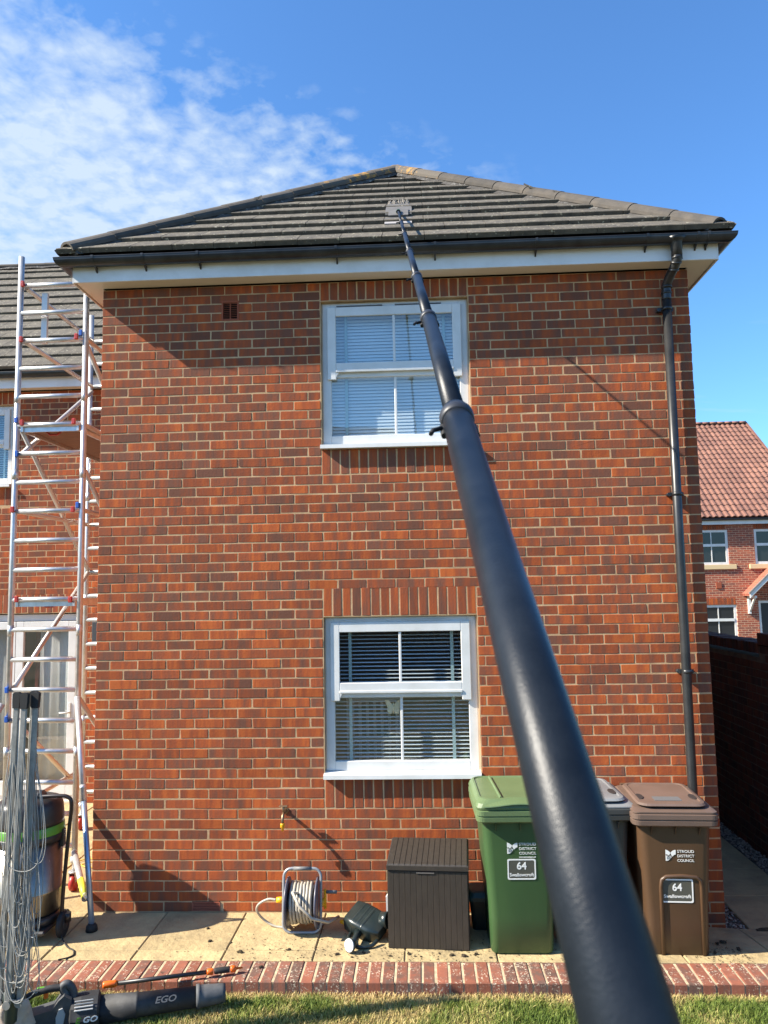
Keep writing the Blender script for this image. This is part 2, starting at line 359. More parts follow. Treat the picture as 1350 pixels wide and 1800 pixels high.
# patio
patio = struct('patio', 'yellow riven paving slabs laid along the foot of the brick house')
g = MB()
for x0, x1, y0, y1 in ((-7, 2.9, -.765, .0), (2.9, 4.8, -.765, .0), (4.8, 5.7, -.765, 0)):
    g.add([(x0, y0, gz(x0, y0)-.008), (x1, y0, gz(x1, y0)-.008), (x1, y1, gz(x1, y1)-.008), (x0, y1, gz(x0, y1)-.008)], [(0, 1, 2, 3)])
g.add([(-7, 0, -.008), (0, 0, -.008), (0, 3, -.008), (-7, 3, -.008)], [(0, 1, 2, 3)])
g.build('joint_bed', JOINT, patio)
def slab(x0, x1, y0, y1, zf=gz, th=.05):
    q = MB(); q.seed = rnd3(); e = .004; b = .006; dz = random.uniform(-.0015, .0025)
    X0, X1, Y0, Y1 = x0+e, x1-e, y0+e, y1-e
    ring = lambda x0, x1, y0, y1, d: [(x0, y0, zf(x0, y0)+d+dz), (x1, y0, zf(x1, y0)+d+dz), (x1, y1, zf(x1, y1)+d+dz), (x0, y1, zf(x0, y1)+d+dz)]
    q.loft([ring(X0, X1, Y0, Y1, -th), ring(X0, X1, Y0, Y1, -.005), ring(X0+b, X1-b, Y0+b, Y1-b, 0)])
    return q.build('paving_slab', SLABM, patio, fix=False)
for i in range(-6, 9):
    x0, x1 = i*.6-.004, (i+1)*.6-.004
    if x1 > 5.66: x1 = 5.55
    slab(x0, x1, -.615, -.012 if x0 >= -.1 else 0.0)
    slab(x0, x1, -.765, -.615)
for i in range(-6, 0):
    for j in range(5): slab(i*.6-.004, (i+1)*.6-.004, j*.6, (j+1)*.6 - (.01 if j == 4 else 0))
PZ = -.12
for j in range(16): slab(4.885, 5.49, .02+j*.6, .02+(j+1)*.6, zf=lambda x, y: PZ)
# gravel strips either side of the passage path
def gravel(name, x0, x1, y0, y1, z, n, label):
    q = MB()
    for _ in range(n):
        c = Vector((random.uniform(x0, x1), random.uniform(y0, y1), z+random.uniform(-.006, .012))); r = random.uniform(.006, .014); q.seed = rnd3()
        pts = [c+Vector((math.cos(a)*r*random.uniform(.7, 1.3), math.sin(a)*r*random.uniform(.7, 1.3), 0)) for a in (0, 1.25, 2.5, 3.8, 5.0)]
        t = c+Vector((0, 0, r*.8)); bt = c-Vector((0, 0, r*.6))
        q.add(pts+[t, bt], [(i, (i+1) % 5, 5) for i in range(5)]+[((i+1) % 5, i, 6) for i in range(5)])
    o = q.build(name, mat('gravel_stone', (0.36, 0.30, 0.22), 0.9, c2=(0.22, 0.18, 0.14), scale=30, attr=(.5, 1.4)), fix=False); return tag(o, label, kind='stuff')
g = MB(); g.add([(4.6, 0.01, PZ-.02), (5.7, .01, PZ-.02), (5.7, 12, PZ-.02), (4.6, 12, PZ-.02)], [(0, 1, 2, 3)])
tag(g.build('passage_soil', mat('dark_soil', (0.07, 0.055, 0.04), 0.95, c2=(0.13, 0.1, 0.07), scale=25)), kind='structure')
gravel('gravel', 4.72, 4.88, .03, 5, PZ-.01, 1500, 'loose pale gravel in the strip against the house side wall')
gravel('gravel', 5.5, 5.65, .03, 6, PZ-.006, 2400, 'loose pale gravel along the foot of the dark garden wall')

# brick edging of the patio
kerb = struct('brick_edging', 'row of red bricks on edge between the patio and the lawn')
g = MB()
for x0, x1 in ((-4, 2.9), (2.9, 4.8), (4.8, 5.7)):
    g.loft([[(x0, y, gz(x0)+z) for y, z in ((-1.026, -.2), (-1.026, -.004), (-.77, -.004), (-.77, -.2))], [(x1, y, gz(x1)+z) for y, z in ((-1.026, -.2), (-1.026, -.004), (-.77, -.004), (-.77, -.2))]])
g.build('edging_mortar', MORTAR_K, kerb)
KP = 0.0838
for i in range(-26, 70):
    x0 = i*KP; x1 = x0+KP-.0115
    if x0 < -2.4 or x1 > 5.65: continue
    q = MB(); q.seed = rnd3(); z = gz(x0)+random.uniform(-.002, .003); j = lambda a=.0015: random.uniform(-a, a)
    y0, y1 = -1.032+j(.002), -.768+j()
    rg = lambda e, d: [(x0+e+j(.0008), y0+e+j(.0008), z+d), (x1-e+j(.0008), y0+e, z+d), (x1-e, y1-e, z+d), (x0+e, y1-e, z+d)]
    q.loft([rg(0, -.15), rg(0, -.006), rg(.005, 0)])
    q.build('brick', KERBB, kerb, fix=False)

# ---------------------------------------------------------------- brickwork generator
def brick_geo(q, P, u0, u1, v0, v1, depth=.1, jit=.0019, ch=.003):
    """one brick; P(u, v, d) maps face coordinates (d = distance into the wall)"""
    j = lambda a=jit: random.uniform(-a, a)
    dz = random.uniform(-.0012, .0012)
    c = [random.uniform(.002, .006) if random.random() > .1 else random.uniform(.008, .017) for _ in range(8)]
    c = [min(k, (v1-v0)*.4, (u1-u0)*.4) for k in c]
    oct_ = [(u0+c[0], v0), (u1-c[1], v0), (u1, v0+c[2]*.6), (u1, v1-c[3]*.6), (u1-c[4], v1), (u0+c[5], v1), (u0, v1-c[6]*.6), (u0, v0+c[7]*.6)]
    o1 = [(a+j(), b+j()) for a, b in oct_]
    cu, cv = (u0+u1)/2, (v0+v1)/2
    inn = [(a+(ch if a < cu else -ch), b+(ch if b < cv else -ch)) for a, b in o1]
    r0 = [P(a, b, depth) for a, b in oct_]; r1 = [P(a, b, .002+dz) for a, b in o1]; r2 = [P(a, b, dz) for a, b in inn]
    n = 8; q.add(r0+r1+r2, [(k*n+i, k*n+(i+1) % n, (k+1)*n+(i+1) % n, (k+1)*n+i) for k in (0, 1) for i in range(n)] + [tuple(range(16, 24))])
def lay(P, u_max, r0, r1, holes, soldiers=(), v_top=None, u_min=0.0, half_even=True, u_ends=True):
    """list of (u0,u1,v0,v1) of stretcher bond with openings cut out"""
    out = []
    for r in range(r0, r1):
        v0, v1 = r*.075-.001, r*.075+.066
        if v_top and v1 > v_top: v1 = v_top
        if v1-v0 < .02: continue
        cuts = [(a, b) for a, b, c, d in holes if c < (v0+v1)/2 < d]
        segs = [(u_min, u_max)]
        for a, b in cuts:
            ns = []
            for s0, s1 in segs:
                if b <= s0 or a >= s1: ns.append((s0, s1)); continue
                if a > s0: ns.append((s0, a-.0)); 
                if b < s1: ns.append((b, s1))
            segs = ns
        off = .1125 if (r % 2 == 0) == half_even else 0.0
        k0 = int((u_min-off)/.225)-1
        for s0, s1 in segs:
            for k in range(k0, int(u_max/.225)+2):
                a, b = off+k*.225+random.uniform(-.0015, .0015), off+(k+1)*.225-.0085+random.uniform(-.0015, .0015)
                a, b = max(a, s0), min(b, s1)
                if b-a > .028: out.append((a, b, v0, v1))
    for a, b, c, d in soldiers:
        n = round((b-a+.01)/.0745); p = (b-a+.01)/n
        for i in range(n): out.append((a+i*p, a+(i+1)*p-.010, c, d))
    return out
def wall_boxes(q, u0, u1, v0, v1, holes, put):
    """solid wall with rectangular holes: put(ua, ub, va, vb)"""
    hs = sorted(holes); us = sorted({u0, u1, *[h[0] for h in hs], *[h[1] for h in hs]})
    us = [u for u in us if u0 <= u <= u1]
    for a, b in zip(us[:-1], us[1:]):
        mid = (a+b)/2; hh = sorted((h[2], h[3]) for h in hs if h[0] < mid < h[1]); v = v0
        for c, d in hh:
            if c > v: put(a, b, v, c)
            v = d
        if v < v1: put(a, b, v, v1)
def bseed(z):          # higher courses get browner seeds
    a, b, c = rnd3(); return (min(1.0, a*.9+.30*min(1, max(0, (z-1.6)/2.6))), b, c)
def bricks_to(Pf, lst, parent, singles, m_=BRICK, name='brick', depth=.1):
    """singles: set of indices built as objects of their own; the rest joined"""
    rest = MB()
    for i, (a, b, c, d) in enumerate(lst):
        if i in singles:
            q = MB(); q.seed = bseed(c); brick_geo(q, Pf, a, b, c, d, depth); q.build(name, m_, parent, fix=False)
        else:
            rest.seed = bseed(c); brick_geo(rest, Pf, a, b, c, d, depth)
    if rest.f: tag(rest.build('brickwork', m_, parent, fix=False), kind='stuff')

# ---------------------------------------------------------------- the house
HW = 4.715
house = thing('brick_house', 'red brick house with hipped grey tile roof that fills the middle of the photo', 'house')
# openings in the gable-end wall: (x0, x1, z0, z1)
WIN_T = (4.708, 2.178)
WX0, WX1 = 1.795, 2.972
holes = [(WX0, WX1, t-1.165, t) for t in WIN_T]
sold = [(WX0, WX1, t+.010, t+.010+.215) for t in (2.178,)] + [(WX0, WX1, 3.300, 3.496), (WX0, WX1, .750, .966)] + [(WX0, WX1, 4.718, 4.866)]
cut_ = holes + [(WX0-.01, WX1+.01, 3.295, 4.95), (WX0-.01, WX1+.01, .745, 2.402)]
vent_h = (.985, 1.125, 4.577, 4.742); air_h = (.775, .99, .0, .072)
P_front = lambda u, v, d: (u, d, v)
front = lay(P_front, HW, -3, 65, cut_ + [vent_h, air_h], sold, v_top=4.867)
q = MB(); e = .003
hl = [(a-e, b+e, c-e-.05, d+e) for a, b, c, d in holes] + [vent_h, (air_h[0], air_h[1], .001, air_h[3])]
wall_boxes(q, .003, HW-.003, -.35, 4.868, hl, lambda a, b, c, d: q.box((a, .0016, c), (b, .28, d)))
fw_ = q.build('front_wall', MORTAR, house)
def depth_of(b): return (Vector(((b[0]+b[1])/2, 0, (b[2]+b[3])/2))-CAM).dot(FW)
def hidden(b):
    x, z = (b[0]+b[1])/2, (b[2]+b[3])/2
    return z < 0 or (2.25 < x < 2.87 and z < .6) or (2.85 < x < 4.45 and z < 1.03) or b[1]-b[0] < .06
order = sorted([i for i in range(len(front)) if not hidden(front[i])], key=lambda i: depth_of(front[i]))
bricks_to(P_front, front, fw_, set(order[:299]))
# side walls of the projecting part and the main range
def side_wall(name, x, y0, y1, z1, sgn):
    Pm = (lambda u, v, d: (x+sgn*d, y0+u, v)); q = MB(); q.box((x+sgn*.002, y0+.1, -.35), (x+sgn*.1, y1, z1)); w = q.build(name, MORTAR, house)
    bricks_to(Pm, lay(Pm, y1-y0, -3, 65, [], v_top=z1, u_min=.108, half_even=False), w, set(), depth=.05)
side_wall('side_wall', 0.0, 0.0, 3.0, 4.867, 1)
side_wall('passage_wall', HW, 0.0, 7.5, 4.867, -1)
# wing set back on the left
WY = 3.0
w_holes = [(-3.55, -2.372, 3.742, 4.707), (-3.10, -1.452, .02, 2.175)]
w_sold = [(-3.55, -2.372, 4.717, 4.866), (-3.10, -1.452, 2.185, 2.40), (-3.55, -2.372, 3.48, 3.69)]
P_wing = lambda u, v, d: (u-6.075, WY+d, v)
sh = lambda h: (h[0]+6.075, h[1]+6.075, h[2], h[3])
wing_cut = [sh(h) for h in w_holes] + [(-3.56+6.075, -2.362+6.075, 3.47, 4.93), (-3.11+6.075, -1.442+6.075, .0, 2.41)]
wing = lay(P_wing, 6.07, -1, 65, wing_cut, [sh(h) for h in w_sold], v_top=4.867)
q = MB(); wall_boxes(q, -6.07, -.002, -.35, 4.868, [(a-e, b+e, c-e-.02, d+e) for a, b, c, d in w_holes], lambda a, b, c, d: q.box((a, WY+.0016, c), (b, WY+.28, d)))
ww = q.build('wing_wall', MORTAR, house)
bricks_to(P_wing, wing, ww, set(), depth=.05)
q = MB(); q.box((-6.2, 8.6, -.3), (4.70, 8.75, 4.86)); q.box((-6.2, WY+.3, -.3), (-6.08, 8.6, 4.86)); q.box((HW-.12, 7.5, -.3), (HW-.02, 8.6, 4.86))
q.build('rear_wall', BRICK, house)
# fascia, soffit
q = MB(); q.box((-.172, -.165, 4.874), (4.889, -.147, 5.0), .002); q.build('fascia', UPVC_DIRTY, house)
q = MB(); q.box((-.182, -.1651, 4.871), (-.1722, 2.7, 5.0)); q.build('fascia', UPVC_DIRTY, house)
q = MB(); q.box((4.8892, -.1651, 4.871), (4.90, 7.5, 5.0)); q.build('fascia', UPVC_DIRTY, house)
q = MB()
for a, b in (((-.165, -.1465, 4.882), (4.882, -.001, 4.893)), ((-.165, -.0005, 4.882), (-.002, 2.8, 4.893)), ((HW+.002, -.0005, 4.882), (4.882, 7.5, 4.893))): q.box(a, b)
q.build('soffit', mat('soffit_board', (0.72, 0.66, 0.58), 0.5), house)
q = MB(); q.box((-6.1, WY-.172, 4.87), (-.19, WY-.154, 5.0)); q.build('fascia', UPVC_DIRTY, house)
q = MB(); q.box((-6.1, WY-.152, 4.884), (-.19, WY-.001, 4.895)); q.build('soffit', MATS['soffit_board'], house)

# gutters: half-round profile swept round the eaves, mitred at the corners
def gprof(): return [(0.0, 5.045)] + [(.055+.052*math.cos(R(a)), 5.040+.054*math.sin(R(a))) for a in range(180, 361, 15)] + [(.110, 5.046), (.113, 5.040)] + [(.055+.056*math.cos(R(a)), 5.038+.058*math.sin(R(a))) for a in range(360, 179, -15)]
def gutter_ring(x, y, dx, dy): return [(x+dx*o, y+dy*o, z) for o, z in gprof()]
q = MB(); xa, xb, ya = -.182, 4.902, -.166
q.loft([gutter_ring(xa, 2.75, -1, 0), gutter_ring(xa, ya, -1, -1), gutter_ring(xb, ya, 1, -1), gutter_ring(xb, 7.4, 1, 0)], smooth=False)
gut = q.build('gutter', BLACKP, house)
for px_, nx_, ny_ in [(.02, 0, -1), (.42, 0, -1), (.86, 0, -1), (1.95, 0, -1), (2.72, 0, -1), (3.5, 0, -1), (4.80, 0, -1), (4.72, 0, -1), (4.34, 0, -1)]:
    b = MB(); w = .010
    prof = [(.055+.061*math.cos(R(a)), 5.040+.063*math.sin(R(a))) for a in range(180, 371, 15)] + [(.055+.0575*math.cos(R(a)), 5.040+.0595*math.sin(R(a))) for a in range(370, 179, -15)]
    b.loft([[(px_-w, ya-.0005-o, z) for o, z in prof], [(px_+w, ya-.0005-o, z) for o, z in prof]])
    b.loft([[(px_-w*.6, ya-.0012, 4.990), (px_-w*.6, ya-.055, 4.978), (px_-w*.6, ya-.02, 4.962), (px_-w*.6, ya-.0012, 4.945)], [(px_+w*.6, ya-.0012, 4.990), (px_+w*.6, ya-.055, 4.978), (px_+w*.6, ya-.02, 4.962), (px_+w*.6, ya-.0012, 4.945)]])
    b.build('gutter_bracket', BLACKP, gut)
q = MB(); q.loft([[(-6.1, WY-.173-o, z) for o, z in gprof()], [(-.31, WY-.173-o, z) for o, z in gprof()]]); q.build('gutter', BLACKP, house)
# downpipe
DX = 4.522; DY = -.062
q = MB()
q.lathe((4.565, -.222, 4.885), (0, 0, 1), [(0, .040), (.05, .040), (.055, .044), (.10, .046), (.115, .055), (.135, .085)], 20)
q.tube(smooth_path([(4.565, -.222, 4.90), (4.565, -.222, 4.86), (4.553, -.185, 4.815), (4.536, -.115, 4.765), (4.526, -.067, 4.715), (DX, DY, 4.66), (DX, DY, 4.60)], 5), .036, 18)
q.tube([(DX, DY, 4.62), (DX-.006, DY, 2.5), (DX-.014, DY, .04), (DX-.014, DY, gz(DX, 0)-.05)], .034, 20)
for z in (4.868, 4.842, 4.80, 4.70, 4.655): 
    k = min(1, max(0, (4.86-z)/.17)); q.lathe((4.565-.043*k, -.222+.16*k, z-.008), (0, -.6 if .1 < k < .9 else 0, 1), [(0, .041), (.016, .041)], 18)
dp = q.build('downpipe', mat('black_downpipe', (0.014, 0.015, 0.016), 0.36, c2=(0.028, 0.028, 0.028), scale=5, bump=.03), house)
for z in (4.53, 3.072, 1.74):
    c = MB(); c.lathe((DX-.003, DY, z-.014), (0, 0, 1), [(0, .0385), (.028, .0385)], 20); c.box((DX-.055, DY+.012, z-.014), (DX+.05, -.002, z+.014)); c.lathe((DX-.058, DY+.02, z), (0, -1, .0), [(-.04, .013), (.004, .015)], 10)
    c.build('pipe_clip', BLACKP, dp)
# vent and air brick
TERRA = mat('terracotta_vent', (0.28, 0.07, 0.03), .8)
q = MB(); x0, x1, z0, z1 = vent_h
for a, b in (((x0, -.004, z0), (x0+.012, .02, z1)), ((x1-.012, -.004, z0), (x1, .02, z1)), ((x0+.012, -.004, z1-.012), (x1-.012, .02, z1)), ((x0+.012, -.004, z0), (x1-.012, .02, z0+.012))): q.box(a, b)
q.box(((x0+x1)/2-.003, -.002, z0+.012), ((x0+x1)/2+.003, .02, z1-.012)); q.cur = 1; q.box((x0+.012, .024, z0+.012), (x1-.012, .03, z1-.012))
vt = q.build('wall_vent', [TERRA, mat('vent_dark', (0.02, 0.012, 0.01), .9)], house)
for i in range(9):
    s_ = MB(); z = z0+.016+i*.0155; s_.loft([[(x0+.013, -.001, z), (x0+.013, .016, z+.006), (x0+.013, .017, z+.009), (x0+.013, .001, z+.004)], [(x1-.013, -.001, z), (x1-.013, .016, z+.006), (x1-.013, .017, z+.009), (x1-.013, .001, z+.004)]]); s_.build('louvre', TERRA, vt)
q = MB(); x0, x1, z0, z1 = air_h; z0 = .004
for i in range(6): q.box((x0, -.003, z0+i*.0115), (x1, .02, z0+i*.0115+.0065))
for i in range(2): q.box((x0+i*(x1-x0-.008), -.004, z0), (x0+.008+i*(x1-x0-.008), .018, z1-.004))
q.cur = 1; q.box((x0, .021, 0), (x1, .026, z1-.002)); q.build('air_brick', [mat('plastic_air_brick', (0.33, 0.09, 0.05), .6), MATS['vent_dark']], house)

# windows ------------------------------------------------------------
ROOMW = mat('room_wall', (0.26, 0.24, 0.21), .9); SEAL = mat('sealant', (0.66, 0.55, 0.42), .8)
def window(x0, x1, top, y, white_vents=True, half=None, bottom=None):
    """vertical-slider style window; frame front at y+.045"""
    h = 1.165 if bottom is None else top-bottom; b = top-h; k = h/1.165
    X0, X1 = x0+.006, x1-.006
    f = MB(); Y0, Y1 = y+.045, y+.115
    f.box((X0, Y0, b), (X0+.066, Y1, top-.006), .003); f.box((X1-.066, Y0, b), (X1, Y1, top-.006), .003)
    f.box((X0+.066, Y0, top-.075), (X1-.066, Y1, top-.006), .003); f.box((X0+.066, Y0, b), (X1-.066, Y1, b+.070), .003)
    f.box((X0+.066, Y0+.002, top-.618*k), (X1-.066, Y1, top-.560*k), .003)
    fr = f.build('window', UPVC, house)
    s_ = MB(); sy_ = y+.022; a, c = X0+.040, X1-.046; st = top-.041; sb = top-.578*k
    s_.box((a, sy_, sb-.062), (a+.070, Y0-.0005, st), .004); s_.box((c-.070, sy_, sb-.062), (c, Y0-.0005, st), .004)
    s_.box((a+.070, sy_, st-.076), (c-.070, Y0-.0005, st), .004); s_.box((a+.070, sy_, sb), (c-.070, Y0-.0005, top-.503*k), .004)
    s_.box((a+.068, sy_-.008, sb-.004), (c-.068, sy_, sb+.016), .003)
    for side in (0, 1):      # curled horn ends
        xx = a+.070 if side == 0 else c-.070; sg = 1 if side == 0 else -1
        prof = [(0, 0), (.022, 0), (.020, -.010), (.010, -.018), (.004, -.034), (0, -.036)]
        s_.loft([[(xx+sg*u, sy_+.001, sb+v) for u, v in prof], [(xx+sg*u, Y0-.0008, sb+v) for u, v in prof]])
    s_.build('sash', UPVC, fr)
    pz = ((a+.070, c-.070, top-.503*k, st-.076, y+.036), (X0+.066, X1-.066, b+.070, top-.618*k, y+.066))
    for u0, u1, v0, v1, yy in pz:
        g_ = MB(); g_.add([(u0, yy, v0), (u1, yy, v0), (u1, yy, v1), (u0, yy, v1)], [(0, 1, 2, 3)]); g_.build('pane', GLASS, fr, fix=False)
        m_ = MB(); xm = (u0+u1)/2; m_.box((xm-.010, yy-.007, v0), (xm+.010, yy+.012, v1), .003); m_.build('glazing_bar', UPVC, fr)
    for i in range(2):
        v = MB(); xa_ = X0+.115+i*.475; v.cur = 0; v.box((xa_, Y0-.016, top-.034), (xa_+.375, Y0-.0008, top-.026), .003); v.box((xa_+.006, Y0-.010, top-.040), (xa_+.369, Y0-.0006, top-.0345))
        v.build('trickle_vent', UPVC if white_vents else GREYP, fr)
    sl = MB(); sl.loft([[(x0-.010, y+.045, b), (x0-.010, y-.048, b-.014), (x0-.010, y-.050, b-.044), (x0-.010, y-.040, b-.046), (x0-.010, y+.045, b-.046)], [(x1+.002, y+.045, b), (x1+.002, y-.048, b-.014), (x1+.002, y-.050, b-.044), (x1+.002, y-.040, b-.046), (x1+.002, y+.045, b-.046)]])
    sl.build('sill', UPVC, fr)
    # sealed reveal strips
    r_ = MB(); r_.box((x0-.001, y+.05, b), (X0, y+.11, top)); r_.box((X1, y+.046, b), (x1+.001, y+.11, top)); r_.box((X0, y+.05, top-.006), (X1, y+.11, top+.001)); r_.build('sealant_bead', SEAL, fr)
    # room behind: four walls, floor, ceiling seen through the glass
    rm = MB(); ax, bx, az, bz, ay, by = x0-.55, x1+.55, b-.8, top+.25, y+.281, y+2.7
    ax = max(ax, -6.0) if y > 1 else max(ax, .12)
    rm.box((ax-.02, ay, az), (ax, by, bz)); rm.box((bx, ay, az), (bx+.02, by, bz)); rm.box((ax, ay, bz), (bx, by, bz+.02)); rm.box((ax, ay, az-.02), (bx, by, az)); rm.box((ax, by, az), (bx, by+.02, bz))
    rm.build('room', ROOMW, house)
    return fr
window(WX0, WX1, 4.708, 0, False); window(WX0, WX1, 2.178, 0, True)
window(-3.55, -2.372, 4.707, WY, True, bottom=3.742)
BLINDM = mat('blind_slat', (0.60, 0.66, 0.67), .42); TAPE = mat('ladder_tape', (0.34, 0.46, 0.45), .8)
def blind(x0, x1, z0, z1, y, tilt, pitch, label, tapes=(.13, .87)):
    t = thing('venetian_blind', label, 'blind', ((x0+x1)/2, y, z0), 'venetian blinds behind the house windows'); w = (x1-x0)/2
    me = None; n = int((z1-z0)/pitch)
    for i in range(n):
        if me is None:
            s_ = MB(); ca, sa = math.cos(R(tilt)), math.sin(R(tilt)); hw = .0135
            sec = [(-hw, 0), (0, .0026), (hw, 0), (0, .0012)]
            s_.loft([[(x, a*ca-b_*sa, a*sa+b_*ca) for a, b_ in sec] for x in (-w, w)]); o = s_.build('slat', BLINDM, t); me = o.data
        else: o = link(bpy.data.objects.new('slat', me), t)
        o.location = (0, 0, .02+i*pitch)
    for f_ in tapes:
        q = MB(); xx = -w+2*w*f_; q.box((xx-.012, -.0165, 0), (xx+.012, -.0158, z1-z0)); q.build('ladder_tape', TAPE, t)
    q = MB(); q.box((-w, -.015, z1-z0), (w, .02, z1-z0+.03)); q.build('head_rail', UPVC, t)
    return t
blind(WX0+.05, WX1-.05, 3.56, 4.64, .120, 72, .0270, 'pale closed venetian blind inside the upper window')
blind(WX0+.05, WX1-.05, 1.05, 2.11, .128, 17, .0300, 'open white venetian blind inside the lower window, dark gaps between its slats')
blind(-3.5, -2.43, 3.80, 4.64, WY+.15, 30, .0285, 'half open venetian blind in the wing window at the left edge', tapes=(.13, .9))
# butterfly ornament hanging in the lower window
bt = MB(); bc = Vector((2.318, .085, 1.475))
for sgn in (-1, 1):
    prof = [(0, .0), (.012, .03), (.035, .055), (.066, .062), (.058, .03), (.045, .0), (.050, -.02), (.038, -.048), (.012, -.045)]
    bt.loft([[(bc.x+sgn*u, bc.y+abs(u)*.2*k_, bc.z+v) for u, v in prof] for k_ in (1, 1.3)])
bt.tube([(bc.x, bc.y, bc.z+.04), (bc.x, bc.y, bc.z-.045)], .005, 8)
tag(bt.build('butterfly_ornament', mat('card_butterfly', (0.62, 0.54, 0.36), .7)), 'small tan butterfly cut-out hanging behind the glass of the lower window', 'ornament')
# faint chair back and boxes standing in the lower room
q = thing('slatted_chair', 'white slatted chair back seen dimly through the lower window', 'chair', (2.12, .95, .4))
for i in range(7):
    s_ = MB(); s_.box((-.21+i*.065, -.012, .35), (-.185+i*.065, .012, 1.0), .003); s_.build('slat', UPVC, q)
for z in (.33, .66, 1.0):
    s_ = MB(); s_.box((-.25, -.015, z), (.24, .015, z+.04), .003); s_.build('rail', UPVC, q)
for x in (-.25, .21):
    s_ = MB(); s_.box((x, -.02, 0), (x+.03, .02, 1.04)); s_.build('leg', UPVC, q)

# french doors on the wing -------------------------------------------------
fd = MB(); y0, y1 = WY+.05, WY+.12
fd.box((-3.09, y0, .03), (-3.01, y1, 2.165), .004); fd.box((-1.535, y0, .03), (-1.46, y1, 2.165), .004); fd.box((-3.01, y0, 2.085), (-1.535, y1, 2.165), .004); fd.box((-3.01, y0, .03), (-1.535, y1, .07), .004)
fdo = fd.build('french_doors', UPVC, house)
def leaf(a, b, glass_x):
    s_ = MB(); yy = WY+.03; z0, z1 = .075, 2.08; w = .092
    s_.box((a, yy, z0), (a+w, yy+.05, z1), .004); s_.box((b-w, yy, z0), (b, yy+.05, z1), .004); s_.box((a+w, yy, z1-w), (b-w, yy+.05, z1), .004); s_.box((a+w, yy, z0), (b-w, yy+.05, z0+.16), .004)
    s_.build('door_leaf', UPVC, fdo)
    g_ = MB(); g_.add([(a+w, yy+.03, z0+.16), (b-w, yy+.03, z0+.16), (b-w, yy+.03, z1-w), (a+w, yy+.03, z1-w)], [(0, 1, 2, 3)]); g_.build('pane', GLASS, fdo, fix=False)
leaf(-3.005, -2.275, 0); leaf(-2.270, -1.54, 0)
h_ = MB(); h_.tube([(-1.60, WY+.02, 1.02), (-1.60, WY-.02, 1.02), (-1.70, WY-.02, 1.02)], .009, 8); h_.box((-1.615, WY+.02, .92), (-1.588, WY+.029, 1.13)); h_.build('handle', UPVC, fdo)
s_ = MB(); s_.box((-3.12, WY-.03, -.0), (-1.44, WY+.12, .028), .004); s_.build('threshold', SEAL, fdo)
rm = MB(); rm.box((-3.6, 3.281, -.02), (-1.0, 5.5, 0)); rm.box((-3.6, 5.5, 0), (-1.0, 5.52, 2.6)); rm.box((-3.62, 3.281, 0), (-3.6, 5.5, 2.6)); rm.box((-1.0, 3.281, 0), (-.98, 5.5, 2.6)); rm.box((-3.6, 3.281, 2.4), (-1, 5.5, 2.42)); rm.build('room', ROOMW, house)
CURT = mat('curtain_cloth', (0.42, 0.42, 0.40), .9)
def curtain(a, b, m_, label, amp=.022, y=WY+.32):
    n = int((b-a)/.008); q = MB(); pts = [(a+(b-a)*i/n, y+amp*math.sin(i*.24+.8*math.sin(i*.07))) for i in range(n+1)]
    for i in range(n):
        (xa_, ya_), (xb_, yb_) = pts[i], pts[i+1]; q.add([(xa_, ya_, .06), (xb_, yb_, .06), (xb_, yb_, 2.15), (xa_, ya_, 2.15)], [(0, 1, 2, 3)], True)
    o = q.build('curtain', m_, fix=False); me = o.modifiers.new('thick', 'SOLIDIFY'); me.thickness = .004
    return tag(o, label, 'curtain')
curtain(-2.03, -1.58, CURT, 'pale grey curtain drawn behind the glass of the french door', y=WY+.16)
curtain(-2.17, -2.06, mat('maroon_cloth', (0.13, 0.02, 0.02), .9), 'narrow dark maroon curtain edge beside the pale one', .012)
curtain(-2.95, -2.5, CURT, 'pale curtain in the left leaf of the french doors, at the photo edge')
# wall lamp by the corner
lt = MB(); lt.box((-1.31, WY-.07, 1.83), (-1.05, WY-.002, 2.07), .006)
lo = lt.build('wall_lamp', mat('lamp_grey', (0.045, 0.05, 0.055), .5)); tag(lo, 'dark grey wall lamp with white louvres just left of the house corner', 'wall lamp')
for i in range(5):
    s_ = MB(); s_.box((-1.215, WY-.082, 1.845+i*.034), (-1.06, WY-.071, 1.863+i*.034), .002); s_.build('louvre', UPVC, lo)

